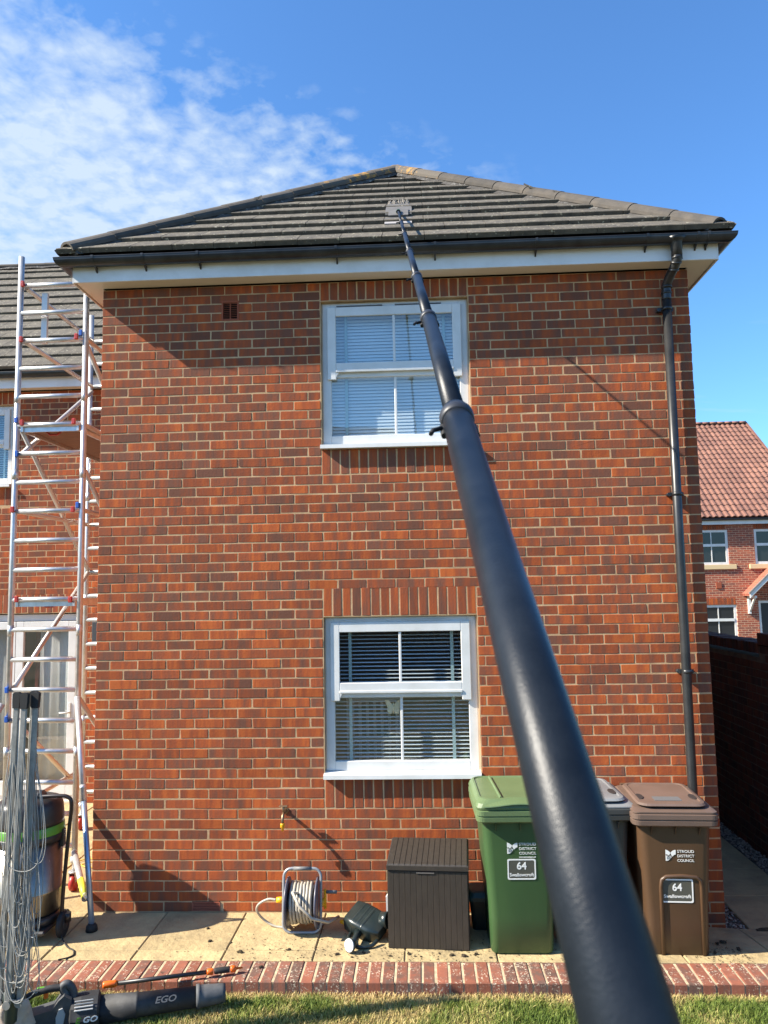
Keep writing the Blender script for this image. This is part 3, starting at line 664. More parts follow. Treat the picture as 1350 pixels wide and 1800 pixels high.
# ---------------------------------------------------------------- roofs
AP = Vector((2.375, 2.12, 6.945)); EY, EZ = -.255, 5.075
def plane_frame(o, udir, sdir): return Vector(o), Vector(udir).normalized(), Vector(sdir).normalized()
def tiles(o, ud, sd_, lo, hi, s_max, gauge, wid, parent, single=True, m_=TILE, th=.044, s0=0.0, name='roof_tile', shift=.5, seg=None):
    """courses of flat interlocking tiles, each row clipped between lo(s) and hi(s)"""
    o, ud, sd_ = plane_frame(o, ud, sd_); n = ud.cross(sd_).normalized()
    if n.z < 0: n = -n
    rest = MB(); row = 0; s = s0
    while s < s_max-.03:
        e_ = min(s+gauge, s_max); ext = min(gauge+.03, s_max-s)
        off = (row % 2)*wid*shift; k0 = int((min(lo(s), lo(e_))-off)/wid)-1; k1 = int((max(hi(s), hi(e_))-off)/wid)+1
        for k in range(k0, k1+1):
            a, b = off+k*wid+.002, off+(k+1)*wid-.002
            a0, b0 = max(a, lo(s)), min(b, hi(s)); a1, b1 = max(a, lo(e_)), min(b, hi(e_))
            if b0-a0 < .015 and b1-a1 < .015: continue
            b0 = max(b0, a0+.002); b1 = max(b1, a1+.002)
            if b1-a1 < .003: a1 = b1 = max(min((a1+b1)/2, b0), a0); b1 = a1+.002
            q = MB() if single else rest; q.seed = rnd3(); dz = random.uniform(-.0012, .0012); ds = random.uniform(-.0015, .0015)
            pt = lambda u, s2, d: o+ud*u+sd_*s2+n*d
            lowt, upt = th+dz, .008+dz*.5
            vs2 = [pt(a0, s+ds, lowt-th+.002), pt(b0, s+ds, lowt-th+.002), pt(b1, s+ext, upt-.012), pt(a1, s+ext, upt-.012), pt(a0, s+ds, lowt-.004), pt(b0, s+ds, lowt-.004), pt(a0+.001, s+.006+ds, lowt), pt(b0-.001, s+.006+ds, lowt), pt(b1, s+ext, upt), pt(a1, s+ext, upt)]
            q.add(vs2, [(0, 1, 5, 4), (4, 5, 7, 6), (6, 7, 8, 9), (1, 2, 8, 7, 5), (0, 4, 6, 9, 3), (3, 9, 8, 2), (0, 3, 2, 1)])
            if single: q.build(name, m_, parent, fix=False)
        s += gauge; row += 1
    if rest.f: tag(rest.build('tile_field', m_, parent, fix=False), kind='stuff')
roof = MB()
# solid underlay of the hipped roof and the main range
RY = WY-.27; RZ = 5.075; RT_Y, RT_Z = RY+3.08, RZ+2.63
def quad(q, *p): q.add(p, [tuple(range(len(p)))])
c0, c1 = (-.25, EY+.02, EZ-.02), (4.97, EY+.02, EZ-.02); bk = 5.2
quad(roof, c0, c1, (AP.x, AP.y, AP.z-.02)); quad(roof, c0, (AP.x, AP.y, AP.z-.02), (AP.x, bk, AP.z-.02), (-.25, bk, EZ-.02)); quad(roof, c1, (4.97, 8.6, EZ-.02), (AP.x, bk, AP.z-.02), (AP.x, AP.y, AP.z-.02))
quad(roof, (-6.2, RY+.02, RZ-.02), (-.2, RY+.02, RZ-.02), (3.0, RT_Y, RT_Z-.02), (-6.2, RT_Y, RT_Z-.02)); quad(roof, (-6.2, RT_Y, RT_Z-.02), (3.0, RT_Y, RT_Z-.02), (4.97, 8.9, RZ-.1), (-6.2, 8.9, RZ-.1)); quad(roof, (3.0, RT_Y, RT_Z-.02), (-.2, RY+.02, RZ-.02), (4.97, 8.9, RZ-.1))
rf = roof.build('roof', mat('roof_underlay', (0.03, 0.028, 0.025), .95), house, fix=False)
run = math.hypot(AP.y-EY, AP.z-EZ); sdir = Vector((0, AP.y-EY, AP.z-EZ))
lo_ = lambda s: -.27+(AP.x+.27)*min(1, s/run); hi_ = lambda s: 4.99-(4.99-AP.x)*min(1, s/run)
tiles((0, EY, EZ), (1, 0, 0), sdir, lo_, hi_, run-.02, .284, .33, rf)
# left and right slopes of the projecting roof (mostly out of sight)
sl_ = Vector((AP.x+.27, 0, AP.z-EZ)); rl = sl_.length
tiles((-.27, 0, EZ), (0, 1, 0), sl_, lambda s: EY+(AP.y-EY)*min(1, s/rl), lambda s: 2.75+1.0*s/rl, rl-.02, .284, .33, rf, single=False)
sr_ = Vector((AP.x-4.99, 0, AP.z-EZ))
tiles((4.99, 0, EZ), (0, 1, 0), sr_, lambda s: EY+(AP.y-EY)*min(1, s/sr_.length), lambda s: 7.5, sr_.length-.02, .284, .33, rf, single=False)
# wing roof
wd = Vector((0, RT_Y-RY, RT_Z-RZ)); wr = wd.length
tiles((0, RY, RZ), (1, 0, 0), wd, lambda s: -5.2 if s > .0 else -5.2, lambda s: -.30+2.0*max(0, s-.1)/wr, wr-.02, wr/13.0, .33, rf)
# hip and ridge tiles: rounded, lapped, bedded on mortar
def hip_run(a, b, nseg, wdt=.130, hgt=.084, patch=()):
    a, b = Vector(a), Vector(b); d = (b-a); Ls = d.length/nseg; d.normalize(); side = d.cross(Vector((0, 0, 1))).normalized(); up = side.cross(d).normalized()
    for i in range(nseg):
        q = MB(); q.seed = rnd3(); p0 = a+d*(Ls*i-.015); p1 = a+d*(Ls*(i+1)+.02); lift0, lift1 = .007, .003
        ring = []
        for p, lf, w in ((p0, lift0, wdt+.003), (p1, lift1, wdt-.002)):
            prof = [(w*math.cos(R(t)), hgt*math.sin(R(t))*1.0-.035) for t in range(-12, 193, 17)]
            prof += [((w-.018)*math.cos(R(t)), (hgt-.018)*math.sin(R(t))-.035) for t in range(192, -13, -17)]
            ring.append([p+side*u+up*(v+lf) for u, v in prof])
        q.loft(ring, smooth=False); q.build('hip_tile', HIP_LICHEN if i in patch else HIPT, rf)
    q = MB(); n = 60; top = []
    for sg in (-1, 1):
        rows = []
        for i in range(n+1):
            p = a+d*(Ls*nseg*i/n); w = wdt+.012+.014*noise.noise(Vector((i*.7, sg*5, 1)))
            rows.append([p+side*sg*w*.78-up*.035, p+side*sg*(w+.004)-up*.085-up*.02*abs(noise.noise(Vector((i*.5, sg, 7)))), p+side*sg*.03-up*.08])
        q.loft(rows, closed=True)
    q.loft([[a+d*h+side*(wdt-.012)*math.cos(R(t))+up*((hgt-.012)*math.sin(R(t))-.03) for t in range(-30, 211, 20)] for h in (.004, .09)])
    q.build('mortar_bedding', BED, rf)
HIP_LICHEN = mat('lichened_hip_tile', (0.105, 0.089, 0.070), 0.9, c2=(0.42, 0.22, 0.05), scale=9, detail=6, bump=0.5, bscale=90, lo=.54, hi=.64)
hip_run((-.215, EY+.055, EZ+.062), (AP.x-.03, AP.y-.02, AP.z+.045), 10, patch=(7, 8, 9))
hip_run((4.915, EY+.075, EZ+.062), (AP.x+.03, AP.y-.02, AP.z+.045), 10, patch=(8, 9))
hip_run((AP.x, AP.y+.02, AP.z+.045), (AP.x, 4.3, AP.z+.045), 5)
hip_run((-5.2, RT_Y, RT_Z+.03), (2.9, RT_Y, RT_Z+.03), 18, wdt=.12, hgt=.06)

# ---------------------------------------------------------------- garden wall on the right
WALLB = brick_mat('shaded_wall_brick', [(0.15, 0.042, 0.02), (0.12, 0.036, 0.02), (0.09, 0.03, 0.02)], (0.055, 0.028, 0.022), 1.0)  # brick and mortar colours darkened to stand in for the passage shade
gw = thing('garden_wall', 'tall shaded brick garden wall beyond the passage at the right edge', 'wall')
GX = 5.66; GZ0 = -.135
q = MB(); q.box((GX+.0016, -1.0, -.35), (GX+.21, 7.0, 1.70)); q.box((GX+.0016, -1.0, 1.70), (GX+.21, 1.39, 1.80)); q.build('mortar_core', mat('shaded_wall_mortar', (0.16, 0.115, 0.075), .95, c2=(.10, .07, .05), scale=9), gw)
P_g = lambda u, v, d: (GX+d, 7.0-u, v+GZ0)
gl = lay(P_g, 8.0, 0, 25, [], v_top=None) ; gl = [b for b in gl if b[3]+GZ0 < 1.72 or 7.0-b[1] > -2 and 7.0-b[1] < 1.39 and 7.0-b[0] < 1.42]
gl += [b for b in lay(P_g, 8.0, 25, 26, []) if 7.0-b[0] < 1.42]
vis = [i for i, b in enumerate(gl) if .95 < 7.0-(b[0]+b[1])/2 < 2.75]
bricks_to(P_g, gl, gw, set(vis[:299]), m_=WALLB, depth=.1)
for i in range(75):      # brick-on-edge coping of the lower length
    y = 1.40+i*.075
    if y > 6.9: break
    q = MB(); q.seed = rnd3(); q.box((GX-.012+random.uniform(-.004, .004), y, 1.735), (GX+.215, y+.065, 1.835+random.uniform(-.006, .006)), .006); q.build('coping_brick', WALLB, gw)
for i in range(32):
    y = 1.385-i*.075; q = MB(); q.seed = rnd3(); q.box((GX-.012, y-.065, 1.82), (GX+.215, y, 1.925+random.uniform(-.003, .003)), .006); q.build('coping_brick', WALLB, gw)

# ---------------------------------------------------------------- house beyond on the right
HY = 21.0
def far_brick():
    m = bpy.data.materials.new('far_brickwork'); m.use_nodes = True; nt = m.node_tree; b = nt.nodes['Principled BSDF']; N = nt.nodes.new; L = nt.links.new
    g = N('ShaderNodeNewGeometry'); sp_ = N('ShaderNodeSeparateXYZ'); L(g.outputs['Position'], sp_.inputs[0]); cb = N('ShaderNodeCombineXYZ'); L(sp_.outputs['X'], cb.inputs[0]); L(sp_.outputs['Z'], cb.inputs[1])
    t = N('ShaderNodeTexBrick'); L(cb.outputs[0], t.inputs['Vector']); t.inputs['Scale'].default_value = 1; t.inputs['Brick Width'].default_value = .225; t.inputs['Row Height'].default_value = .075; t.inputs['Mortar Size'].default_value = .0065; t.inputs['Mortar Smooth'].default_value = .2; t.inputs['Bias'].default_value = -.1
    t.inputs['Color1'].default_value = (.36, .085, .042, 1); t.inputs['Color2'].default_value = (.17, .055, .04, 1); t.inputs['Mortar'].default_value = (.50, .34, .22, 1)
    L(t.outputs['Color'], b.inputs['Base Color']); b.inputs['Roughness'].default_value = .9
    bp = N('ShaderNodeBump'); bp.inputs['Strength'].default_value = .4; bp.inputs['Distance'].default_value = .004; bp.invert = True; L(t.outputs['Fac'], bp.inputs['Height']); L(bp.outputs[0], b.inputs['Normal']); return m
FARB = far_brick()
hb = thing('neighbouring_house', 'distant red brick house with orange pantile roof beyond the garden wall', 'house')
RX1 = 16.07
fh = [(12.0, 13.12, 3.03, 4.23), (14.0, 15.12, 3.03, 4.23), (12.05, 13.27, .50, 1.66)]
doorh = (14.0, 14.95, -.2, 1.78)
q = MB(); wall_boxes(q, 9.5, RX1-.1, -.36, 4.40, fh+[doorh], lambda a, b, c, d: q.box((a, HY, c), (b, HY+.25, d))); q.box((RX1-.35, HY+.25, -.36), (RX1-.1, HY+9.9, 4.4)); q.box((9.5, HY+.25, -.36), (9.75, HY+9.9, 4.4))
q.loft([[(RX1-.36+k, HY, 4.40), (RX1-.36+k, HY+5.0, 8.65), (RX1-.36+k, HY+10, 4.40)] for k in (0, .25)]); q.build('wall', FARB, hb)
q = MB(); q.box((9.4, HY-.17, 4.40), (RX1, HY-.14, 4.56)); q.build('fascia', UPVC, hb)
q = MB(); q.tube([(9.4, HY-.22, 4.58), (RX1, HY-.22, 4.58)], .055, 10); q.build('gutter', BLACKP, hb)
STONE = mat('buff_stone', (0.62, 0.47, 0.26), .85)
FGLASS = mat('dark_window_glass', (0.018, 0.022, 0.027), .06, spec=.6)
def fwin(x0, x1, z0, z1, sill=True):
    f = MB(); y0, y1 = HY+.03, HY+.10; w = .085; zm = z0+(z1-z0)*.52
    f.box((x0, y0, z0), (x0+w, y1, z1)); f.box((x1-w, y0, z0), (x1, y1, z1)); f.box((x0+w, y0, z1-w), (x1-w, y1, z1)); f.box((x0+w, y0, z0), (x1-w, y1, z0+w)); f.box((x0+w, y0-.02, zm), (x1-w, y1, zm+.09))
    fr = f.build('window', UPVC, hb)
    for a, b in ((z0+w, zm), (zm+.09, z1-w)):
        s_ = MB(); s_.box((x0+w, y0+.03, a), (x1-w, y0+.035, b)); s_.build('pane', FGLASS, fr)
        s_ = MB(); xm = (x0+x1)/2; s_.box((xm-.014, y0+.008, a), (xm+.014, y0+.029, b)); s_.build('glazing_bar', UPVC, fr)
    s_ = MB(); s_.box((x0-.22, HY-.06, z0-.16), (x1+.22, HY+.03, z0-.001), .008); s_.build('sill', STONE, fr)
for h_ in fh: fwin(*h_)
# soldier courses over the openings
for (x0, x1, z0, z1) in fh:
    q = MB(); n = int((x1-x0)/.075)
    for i in range(n): q.seed = rnd3(); q.box((x0+i*.075, HY-.006, z1+.006), (x0+i*.075+.064, HY+.02, min(4.395, z1+.22)))
    tag(q.build('soldier_course', BRICK, hb, fix=False), kind='stuff')
q = MB(); q.box((doorh[0]+.08, HY+.08, -.2), (doorh[1]-.08, HY+.12, 1.70)); dr = q.build('door', mat('black_door', (0.012, 0.014, 0.018), .35), hb)
q = MB(); q.box((doorh[0], HY+.02, -.2), (doorh[0]+.08, HY+.13, 1.78)); q.box((doorh[1]-.08, HY+.02, -.2), (doorh[1], HY+.13, 1.78)); q.box((doorh[0]+.08, HY+.02, 1.70), (doorh[1]-.08, HY+.13, 1.78)); q.build('door_frame', UPVC, dr)
q = MB(); q.box((12.62, HY-.03, 2.22), (12.80, HY-.001, 2.42), .004); q.build('wall_vent', TERRA, hb)
# door canopy: little gabled porch roof
cn = MB(); cxm = 14.48; hw_ = .98; zr, ze = 2.98, 2.02
for sg in (-1, 1):
    cn.loft([[(cxm, HY-.62, zr), (cxm, HY-.001, zr), (cxm, HY-.001, zr-.06), (cxm, HY-.62, zr-.06)], [(cxm+sg*hw_, HY-.62, ze), (cxm+sg*hw_, HY-.001, ze), (cxm+sg*hw_, HY-.001, ze-.06), (cxm+sg*hw_, HY-.62, ze-.06)]])
co = cn.build('canopy', mat('canopy_tile', (0.42, 0.13, 0.075), .8, c2=(0.3, 0.09, 0.06), scale=6), hb)
for sg in (-1, 1):
    q = MB()
    q.loft([[(cxm, HY-.68, zr+.02), (cxm, HY-.625, zr+.02), (cxm, HY-.625, zr-.14), (cxm, HY-.68, zr-.14)], [(cxm+sg*(hw_+.03), HY-.68, ze+.01), (cxm+sg*(hw_+.03), HY-.625, ze+.01), (cxm+sg*(hw_+.03), HY-.625, ze-.13), (cxm+sg*(hw_+.03), HY-.68, ze-.13)]]); q.build('bargeboard', UPVC, co)
    q = MB(); q.loft([[(cxm, HY-.70, zr+.07), (cxm, HY-.60, zr+.07), (cxm, HY-.60, zr+.02), (cxm, HY-.70, zr+.02)], [(cxm+sg*(hw_+.05), HY-.70, ze+.05), (cxm+sg*(hw_+.05), HY-.60, ze+.05), (cxm+sg*(hw_+.05), HY-.60, ze), (cxm+sg*(hw_+.05), HY-.70, ze)]]); q.build('verge_trim', GREYP, co)
    q = MB(); xx = cxm+sg*.80; q.box((xx-.04, HY-.08, 1.35), (xx+.04, HY-.002, 1.97)); q.box((xx-.04, HY-.6, 1.88), (xx+.04, HY-.08, 1.96)); q.loft([[(xx-.03, HY-.08, 1.42), (xx+.03, HY-.08, 1.42), (xx+.03, HY-.08, 1.52), (xx-.03, HY-.08, 1.52)], [(xx-.03, HY-.52, 1.86), (xx+.03, HY-.52, 1.86), (xx+.03, HY-.52, 1.93), (xx-.03, HY-.52, 1.93)]]); q.build('bracket', UPVC, co)
for i in range(3):
    for sg in (-1, 1):
        for k in range(5):
            a, b = k/5, (k+1)/5+.03; q = MB(); y0 = HY-.60+i*.2
            f = lambda t, d: (cxm+sg*hw_*t, zr-(zr-ze)*t+d)
            (xa_, za_), (xb_, zb_) = f(a, .01), f(min(b, 1.02), .035)
            q.loft([[(xa_, y0, za_), (xa_, y0+.19, za_), (xa_, y0+.19, za_-.01), (xa_, y0, za_-.01)], [(xb_, y0, zb_), (xb_, y0+.19, zb_), (xb_, y0+.19, zb_-.03), (xb_, y0, zb_-.03)]]); q.build('roof_tile', MATS['canopy_tile'], co)
# pantile roof: a corrugated, stepped surface
q = MB(); nrow = 19; sx0, sx1 = 9.5, RX1+.02; pw = .205; ncol = int((sx1-sx0)/pw); e0 = Vector((0, HY-.30, 4.62)); e1 = Vector((0, HY+5.0, 8.93)); dd = (e1-e0)/nrow; nn = Vector((0, -dd.z, dd.y)).normalized()
for r_ in range(nrow):
    for c_ in range(ncol):
        x = sx0+c_*pw; q.seed = rnd3(); x -= .0
        prof = [(0, .010), (.16, .046), (.40, .052), (.62, .030), (.80, .006), (1.0, .010)]
        a = e0+dd*r_; b = e0+dd*(r_+1.06)
        lowr = [Vector((x+u*pw+.0, a.y, a.z))+nn*(h+.028) for u, h in prof]; upr = [Vector((x+u*pw, b.y, b.z))+nn*(h+.002) for u, h in prof]; und = [p-nn*.03 for p in lowr]
        k = len(prof); q.add(lowr+upr+und, [(i, i+1, k+i+1, k+i) for i in range(k-1)]+[(2*k+i, 2*k+i+1, i+1, i) for i in range(k-1)], False)
rr = MB(); quad(rr, (sx0, HY-.28, 4.60), (RX1, HY-.28, 4.60), (RX1, HY+5.0, 8.90), (sx0, HY+5.0, 8.90)); quad(rr, (sx0, HY+5.0, 8.9), (RX1, HY+5.0, 8.9), (RX1, HY+10.3, 4.6), (sx0, HY+10.3, 4.6))
r2 = rr.build('roof', mat('clay_underside', (0.12, 0.04, 0.03), .9), hb, fix=False)
PAN = mat('clay_pantile', (0.225, 0.105, 0.070), .8, c2=(0.155, 0.070, 0.050), scale=1.1, attr=(.86, 1.12))
tag(q.build('pantile_field', PAN, r2, fix=False), kind='stuff')
for i in range(22):
    s_ = MB(); xa_ = sx0+i*.30; s_.seed = rnd3()
    if xa_ > RX1: break
    s_.loft([[(x, HY+5.0+.12*math.cos(R(t)), 8.96+.10*math.sin(R(t))) for t in range(0, 181, 30)] for x in (xa_, min(xa_+.30, RX1))], smooth=True); s_.build('ridge_tile', PAN, r2)
q = MB(); q.loft([[(RX1-.02, HY-.32, 4.64), (RX1+.06, HY-.32, 4.64), (RX1+.06, HY-.32, 4.56), (RX1-.02, HY-.32, 4.56)], [(RX1-.02, HY+5, 9.02), (RX1+.06, HY+5, 9.02), (RX1+.06, HY+5, 8.92), (RX1-.02, HY+5, 8.92)]]); q.build('verge', PAN, r2)

# ---------------------------------------------------------------- scaffold tower
tw = thing('scaffold_tower', 'aluminium scaffold tower with red and blue clips standing left of the house', 'scaffold')
FL, FR, BL_, BR_, FYt, BYt = -.91, -.318, -.975, -.36, .4, 2.0
TR = .0245
def part_tube(name, pts, r, m_, par, n=12):
    q = MB(); q.tube(pts, r, n); return q.build(name, m_, par, fix=False)
for (x, y, top) in ((FL, FYt, 5.37), (FR, FYt, 5.37), (BL_, BYt, 5.42), (BR_, BYt, 5.42)):
    po = part_tube('upright', [(x, y, .22), (x, y, top)], TR, ALU, tw, 16)
    for z in (1.05, 2.05 if y < 1 else 2.3, 3.38, 4.05):
        q = MB(); q.lathe((x, y, z), (0, 0, 1), [(0, .0262), (.09, .0262)], 16); q.build('joint_sleeve', ALU, po)
for k in range(1, 21):
    part_tube('rung', [(FL, FYt, .105+.25*k), (FR, FYt, .105+.25*k)], .021, ALU, tw)
    part_tube('rung', [(BL_, BYt, .125+.25*k), (BR_, BYt, .125+.25*k)], .021, ALU, tw)
def brace(a, b, w=.021): return part_tube('brace', [a, b], w, mat('brace_aluminium', (0.60, 0.55, 0.50), .42, metal=.5), tw)
fl = lambda z: (FL+.03, FYt+.03, z); bl = lambda z: (BL_+.03, BYt-.03, z); fr_ = lambda z: (FR-.02, FYt+.03, z); br = lambda z: (BR_-.02, BYt-.03, z)
for a, b in ((fl(5.10), bl(5.12)), (fl(4.61), bl(4.62)), (fl(3.60), bl(4.56)), (fr_(4.62), br(4.62)), (fr_(4.60), br(3.62)), (fl(3.82), bl(2.65)), (fl(3.11), bl(3.12)), (fr_(3.11), br(3.12)), (fl(1.62), bl(2.62)), (fl(1.36), bl(.38)), (fr_(1.55), br(.4)), (fl(.62), bl(.62)), (fr_(3.5), br(2.4)), (fr_(3.86), br(3.84))): brace(a, b)
q = MB(); q.box((FL+.16, FYt+.06, 4.60), (FL+.21, FYt+.09, 5.06)); q.build('gate_bar', MATS['brace_aluminium'], tw)
for z in (3.845, 2.345):
    q = MB(); q.box((FL+.06, FYt+.03, z-.02), (FR-.06, BYt-.03, z)); pf = q.build('platform', PLY, tw)
    q = MB()
    for x in (FL+.04, FR-.06): q.box((x, FYt-.01, z-.05), (x+.02, BYt+.01, z+.012))
    for y in (FYt+.005, BYt-.03): q.box((FL+.06, y, z-.05), (FR-.06, y+.022, z+.010))
    q.build('platform_frame', ALU, pf)
    h_ = MB(); h_.tube([(FL+.20, FYt+.12, z-.025), (FL+.24, FYt+.12, z-.055), (FL+.30, FYt+.12, z-.055), (FL+.34, FYt+.12, z-.025)], .010, 8); h_.build('red_handle', REDP, pf)
def clip(x, y, z, m_, s=1): 
    q = MB(); q.box((x-.015*s, y-.043, z-.026), (x+.015*s, y-.020, z+.026), .005); q.build('clip', m_, tw)
for x, z, m_ in ((FL+.03, 5.11, REDP), (FL+.03, 4.61, REDP), (FR-.07, 4.62, REDP), (FR-.03, 4.65, BLUEP), (FL+.06, 3.87, REDP), (FL+.01, 3.895, BLUEP), (FR-.075, 3.87, REDP), (FL+.02, 3.60, BLUEP), (FL, 3.12, REDP), (FR-.065, 3.11, REDP), (FR-.025, 3.145, BLUEP), (FL+.06, 2.36, REDP), (FR-.07, 2.35, REDP), (FL, 1.61, BLUEP), (FL+.005, 1.37, BLUEP)): clip(x, FYt, z, m_)
for x, y in ((FL, FYt), (FR, FYt), (BL_, BYt), (BR_, BYt)):
    q = MB(); q.tube([(x, y, .14), (x, y, .40)], .017, 12); q.lathe((x, y, .22), (0, 0, 1), [(0, .03), (.02, .034), (.05, .03)], 16); q.lathe((x, y, .145), (0, 0, 1), [(0, .045), (.012, .045)], 16)
    q.loft([[(x-.05+k, y-.03, .075), (x-.05+k, y+.03, .075), (x-.05+k, y+.04, .145), (x-.05+k, y-.04, .145)] for k in (.022, .028)]); q.loft([[(x-.05+k, y-.03, .075), (x-.05+k, y+.03, .075), (x-.05+k, y+.04, .145), (x-.05+k, y-.04, .145)] for k in (.072, .078)])
    cs = q.build('castor', ALU, tw); w = MB(); w.lathe((x-.022, y-.0, .065), (1, 0, .0), [(0, .050), (.004, .065), (.040, .065), (.044, .050)], 24); w.build('wheel', REDP, cs)
def outrigger(top, foot, low):
    q = MB(); t, f_ = Vector(top), Vector(foot)+Vector((0, 0, .03)); mid = t.lerp(f_, .42); q.tube([t, mid.lerp(f_, .12)], .0245, 16); q.lathe(mid, f_-t, [(0, .026), (.03, .026)], 16)
    o = q.build('outrigger', ALU, tw); s_ = MB(); s_.tube([mid, f_], .021, 16); s_.build('inner_tube', mat('blue_grey_aluminium', (0.36, 0.45, 0.58), .3, metal=.7), o)
    l = Vector(low); s2 = MB(); s2.tube([l, l.lerp(f_, .66)], .0245, 14); s2.build('strut', ALU, o); s3 = MB(); s3.tube([l.lerp(f_, .6), t.lerp(f_, .9)], .017, 12); s3.build('inner_tube', ALU, o)
    s4 = MB(); s4.tube([l.lerp(f_, .40), l.lerp(f_, .655)], .0252, 14); s4.build('label_sleeve', mat('yellow_sticker', (.6, .6, .05), .5), o)
    s5 = MB(); s5.lathe(Vector(foot), (0, 0, 1), [(0, .042), (.035, .038), (.05, .026)], 16); s5.build('rubber_foot', RUBBER, o)
outrigger((FR+.02, FYt-.055, 1.55), (.150, -.335, gz(.15)), (FR+.01, FYt-.03, .31))
outrigger((FL-.02, FYt-.055, 1.50), (-1.45, -.30, 0), (FL-.01, FYt-.03, .31))
outrigger((BR_+.02, BYt+.055, 1.55), (-.12, 2.7, 0), (BR_+.01, BYt+.03, .31))

# ---------------------------------------------------------------- rotary dryer
dry = thing('rotary_dryer', 'folded grey rotary washing line standing on the lawn at the left edge', 'rotary dryer', (0, 0, 0))
DYY = -1.70
PB = Vector((.305, DYY, .22)); PT = Vector((.345, DYY, 1.80)); GARM = mat('grey_painted_arm', (0.31, 0.305, 0.28), .45, metal=.3, c2=(0.2, 0.2, 0.19), scale=20)
q = MB(); q.tube([(.287, DYY, lawn_z(0)-.05), (.295, DYY, .18), (.31, DYY, 1.70)], .019, 14); q.build('post', mat('beige_post', (0.42, 0.37, 0.30), .5), dry)
q = MB(); q.lathe((.297, DYY, .10), (0, 0, 1), [(0, .022), (.01, .032), (.10, .036), (.13, .045), (.17, .040), (.18, .02)], 16)
q.box((.25, DYY-.02, .21), (.30, DYY+.02, .25)); q.box((.31, DYY-.02, .22), (.37, DYY+.02, .26)); q.build('hub', mat('dark_hub_plastic', (0.035, 0.045, 0.04), .4), dry)
arms = []
for bx, by, tx, ty in ((-.062, -.02, -.058, -.012), (-.003, -.045, 0.0, -.04), (.050, -.022, .048, -.01), (.0, .05, .01, .045)):
    a = PB+Vector((bx, by, 0)); b = PT+Vector((tx, ty, 0)); d = (b-a).normalized(); arms.append((a, b))
    sx = Vector((1, 0, 0)); sx = (sx-d*sx.dot(d)).normalized(); s_y = d.cross(sx)
    q = MB(); hw_, hd = .0175, .009
    q.loft([[p+sx*u+s_y*v for u, v in ((-hw_, -hd*.4), (-hw_*.7, -hd), (hw_*.7, -hd), (hw_, -hd*.4), (hw_, hd*.4), (hw_*.7, hd), (-hw_*.7, hd), (-hw_, hd*.4))] for p in (a, b)])
    ao = q.build('arm', GARM, dry)
    q = MB(); q.loft([[b+d*h+sx*u+s_y*v for u, v in ((-w, -.013), (w, -.013), (w, .013), (-w, .013))] for h, w in ((-.035+.0, .0185), (.0, .0205), (.045, .0215), (.052, .010))]); q.build('end_cap', RUBBER, ao)
    q = MB(); q.lathe(a+Vector((0, -.012, 0)), (0, -1, 0), [(0, .022), (.006, .022)], 14); q.build('pivot_bolt', GARM, ao)
def droop(p0, p1, low, out, n=16):
    pts = []
    for i in range(n+1):
        t = i/n; base = p0.lerp(p1, t); k = 4*t*(1-t)
        pts.append(Vector((base.x, base.y, 0))+out*k+Vector((0, 0, base.z*(1-k)+low*k if True else 0)))
    return pts
CORD = mat('grey_cord', (0.30, 0.295, 0.27), .6)
random.seed(21)
for i in range(44):
    A = arms[i % 4]; B = arms[(i+1+(i//4) % 3) % 4]; t0 = random.uniform(.30, .985); t1 = min(.985, max(.22, t0+random.uniform(-.10, .10)))
    p0 = A[0].lerp(A[1], t0); p1 = B[0].lerp(B[1], t1); L_ = random.uniform(.22, .62)*(p0.z-.2)+.12; low = max(.24, min(p0.z, p1.z)-L_*1.25)
    if p1.x < p0.x: p0, p1 = p1, p0
    wd_ = random.uniform(.01, .075)*(1+.9*(i % 3 == 0)); ox = random.uniform(-.055, .085)+(.05 if i % 4 == 0 else 0); oy = random.uniform(-.08, .03)
    q = MB(); pts = []
    for j in range(25):
        t = j/24; c = 2*t-1; e = 1-abs(c)**2.4; base = p0.lerp(p1, t)
        pts.append(Vector((base.x+c*wd_*(1-c*c)*1.6+ox*e, base.y+oy*e, base.z*(1-e)+low*e)))
    q.tube(pts, .0023, 5, cap=False); q.build('washing_line', CORD, dry, fix=False)
random.seed(5)
# crumpled cover at the foot of the dryer
def lumpy(c, rad, sc, amp, nu=36, nv=22, seed=0, zmin=None):
    vs2 = []
    for j in range(nv+1):
        ph = PI*j/nv
        for i in range(nu):
            th_ = 2*PI*i/nu; d = Vector((math.sin(ph)*math.cos(th_), math.sin(ph)*math.sin(th_), math.cos(ph)))
            r = 1+amp*noise.noise(d*sc+Vector((seed, 0, 0)))+amp*.5*abs(noise.noise(d*sc*2.7+Vector((0, seed, 0))))
            p = Vector((d.x*rad[0]*r, d.y*rad[1]*r, d.z*rad[2]*r))+Vector(c)
            if zmin is not None: p.z = max(p.z, zmin)
            vs2.append(p)
    return vs2, [(j*nu+i, j*nu+(i+1) % nu, (j+1)*nu+(i+1) % nu, (j+1)*nu+i) for j in range(nv) for i in range(nu)]
q = MB(); q.add(*lumpy((.20, -1.58, .03), (.125, .11, .20), 2.6, .38, seed=3.3, zmin=lawn_z(0)-.01), True)
tag(q.build('fabric_cover', mat('beige_fabric', (0.50, 0.40, 0.31), .8, c2=(.40, .31, .25), scale=9, bump=.6, bscale=14, bdist=.02)), 'crumpled beige fabric cover bunched at the foot of the rotary dryer', 'cover')

